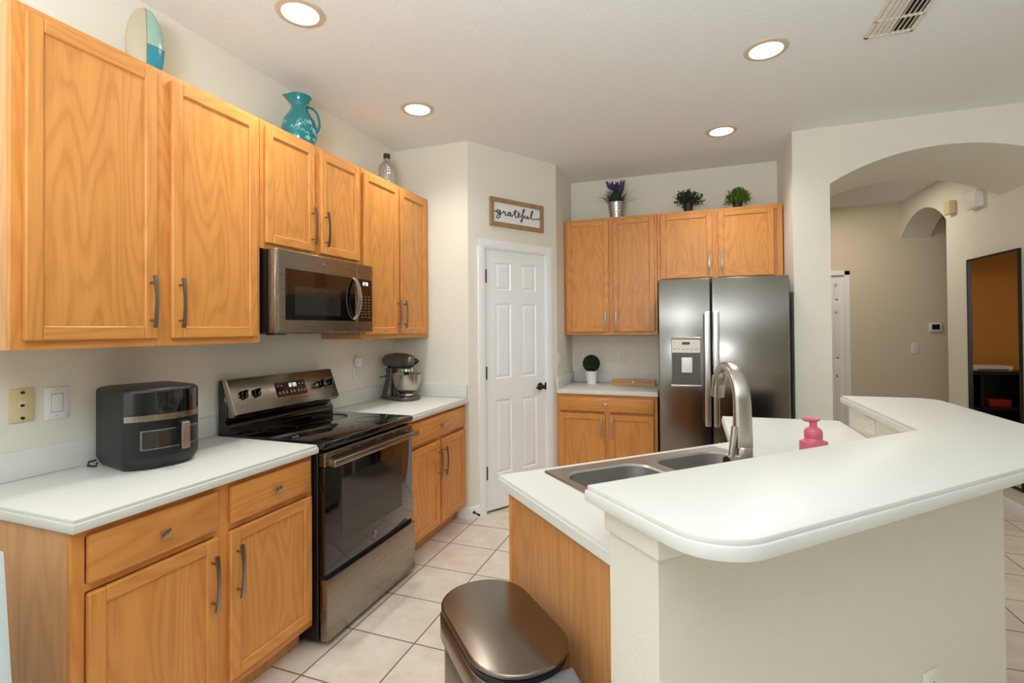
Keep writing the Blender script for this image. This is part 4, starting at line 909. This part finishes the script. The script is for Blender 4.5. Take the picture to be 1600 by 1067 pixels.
# topiary ball
t = thing('topiary', 'round boxwood topiary ball in a white pot on the back counter', 'plant', (1.345, 4.60, .914)); rnd = random.Random(21)
b = MB(); b.lathe([(0, .0008), (.042, .0008), (.052, .11), (.055, .112), (.055, .12), (.048, .12), (.046, .10), (0, .10)], M['pot_white'], 32); b.build('pot', t, local=True)
b = MB(); b.lathe([(.07*math.sin(math.pi*i/10), .19-.07*math.cos(math.pi*i/10)) for i in range(11)], M['leaf_box'], 20)
for k in range(1500):
    z = rnd.uniform(-1, 1); a = rnd.uniform(0, 6.283); r = math.sqrt(1-z*z); d = Vector((r*math.cos(a), r*math.sin(a), z)); dd = (d+Vector((rnd.uniform(-.8, .8), rnd.uniform(-.8, .8), rnd.uniform(-.8, .8)))).normalized(); leaf(b, Vector((0, 0, .19))+d*.068, dd, .016, .005, M['leaf_box'], d)
b.build('foliage', t, local=True, smooth=False)
# wooden box
t = thing('wooden_box', 'flat light wood box with a metal clasp on the back counter', 'box', (1.73, 4.56, .914)); b = MB(); b.box(1.545, 1.925, 4.52, 4.61, .9145, .946, M['box_wood'], bev=.002); b.build('box_base', t)
b = MB(); b.box(1.545, 1.925, 4.52, 4.61, .9475, .968, M['box_wood'], bev=.002); b.build('lid', t); b = MB(); b.box(1.727, 1.743, 4.516, 4.52, .932, .957, M['nickel'], bev=.001); b.build('clasp', t)

# ------------------------------------------------------------------ ceiling lights and vent
def pot_light(label, x, y):
    t = thing('recessed_light', label, 'ceiling light', (x, y, H), group='recessed ceiling lights')
    b = MB(); b.lathe([(.078, -.004), (.080, -.009), (.104, -.006), (.106, -.0005), (.078, -.0005)], M['ringbeige'], 40); b.build('trim_ring', t, local=True)
    b = MB(); b.lathe([(.079, -.0035), (.0, -.0035)], M['lamp'], 40); b.build('lamp_lens', t, local=True)
    d = bpy.data.lights.new('pot_lamp', 'SPOT'); d.energy = POT*4; d.spot_size = math.radians(140); d.spot_blend = 1.0; d.shadow_soft_size = .075; d.color = (1, .98, .94)
    o = bpy.data.objects.new('pot_lamp', d); C.objects.link(o); o.parent = t; o.location = (0, 0, -.012); return t
pot_light('recessed ceiling light nearest the camera, above the left cabinets', .585, 1.757)
pot_light('recessed ceiling light in front of the corner wall, above the range side', .575, 2.788)
pot_light('recessed ceiling light nearest the air vent, above the peninsula', 2.604, 2.829)
pot_light('recessed ceiling light farthest back, in front of the refrigerator', 2.448, 3.885)
t = thing('air_vent', 'beige louvred air vent in the ceiling near the right edge', 'vent', (3.145, 2.64, H)); v0, v1, u0, u1 = 2.40, 2.885, 3.045, 3.245; MV = M['vent']
b = MB()
for q in ((u0, u0+.016, v0, v1), (u1-.016, u1, v0, v1), (u0, u1, v0, v0+.016), (u0, u1, v1-.016, v1), (u0, u1, 2.735, 2.745)): b.box(q[0], q[1], q[2], q[3], H-.012, H-.0005, MV, bev=.002)
b.build('frame', t); b = MB(); b.box(u0+.01, u1-.01, v0+.01, v1-.01, H-.003, H-.0004, M['gap']); b.build('duct_opening', t)
for k in range(8):
    x = u0+.028+k*.0205; tilt = math.radians(38 if k < 4 else -38)
    for a, c_ in ((v0+.014, 2.737), (2.743, v1-.014)): b = MB(); b.box(-.010, .010, a, c_, -.0007, .0007, MV, X=Matrix.Translation((x, 0, H-.0075)) @ Matrix.Rotation(tilt, 4, 'Y')); b.build('slat', t)

# ------------------------------------------------------------------ trash can
t = thing('trash_can', 'steel lidded step trash can in front of the oak peninsula panel', 'trash can', NT(.35, 2.105), math.radians(45))
# local frame: x = t direction, y = -n direction (rotated 45 deg about z)
def stad(hx, hy, r): return rrect(-hx, hx, -hy, hy, r, 8)
b = MB(); b.prism(stad(.122, .212, .115), .02, .585, M['dark_steel'], bev=.004, seg=2, vbev=False); b.build('body', t, local=True)
b = MB(); b.prism(stad(.126, .216, .118), .0015, .03, M['black'], bev=.004, vbev=False); b.build('base_ring', t, local=True)
b = MB(); b.prism(stad(.132, .226, .124), .56, .622, M['dark_steel'], bev=.006, vbev=False); rimo = b.build('rim', t, local=True)
b = MB(); b.prism([(-.10, -.205), (.10, -.205), (.085, -.275), (-.085, -.275)], .50, .622, M['grey'], bev=.01, seg=3); b.build('hinge_cover', t, local=True)
b = MB(); b.prism(stad(.127, .222, .12), .622, .634, M['black'], vbev=False); b.build('lid_seal', t, local=True)
b = MB(); b.prism(stad(.129, .224, .122), .6345, .648, M['dark_steel'], bev=.006, seg=3, vbev=False); b.build('lid', t, local=True)
b = MB(); b.box(-.05, .05, .20, .275, .012, .022, M['black'], bev=.004); b.build('pedal', t, local=True)

# ------------------------------------------------------------------ repeats share a group
GR = {'upper_cabinet': 'oak wall cabinets', 'base_cabinet': 'oak base cabinets', 'countertop': 'white countertops', 'wall_outlet': 'white wall outlets', 'light_switch': 'white rocker switches', 'potted_plant': 'small plants in black pots on the back cabinets'}
for o in C.objects:
    k = o.name.split('.')[0]
    if o.parent is None and k in GR and 'label' in o: o['group'] = GR[k]
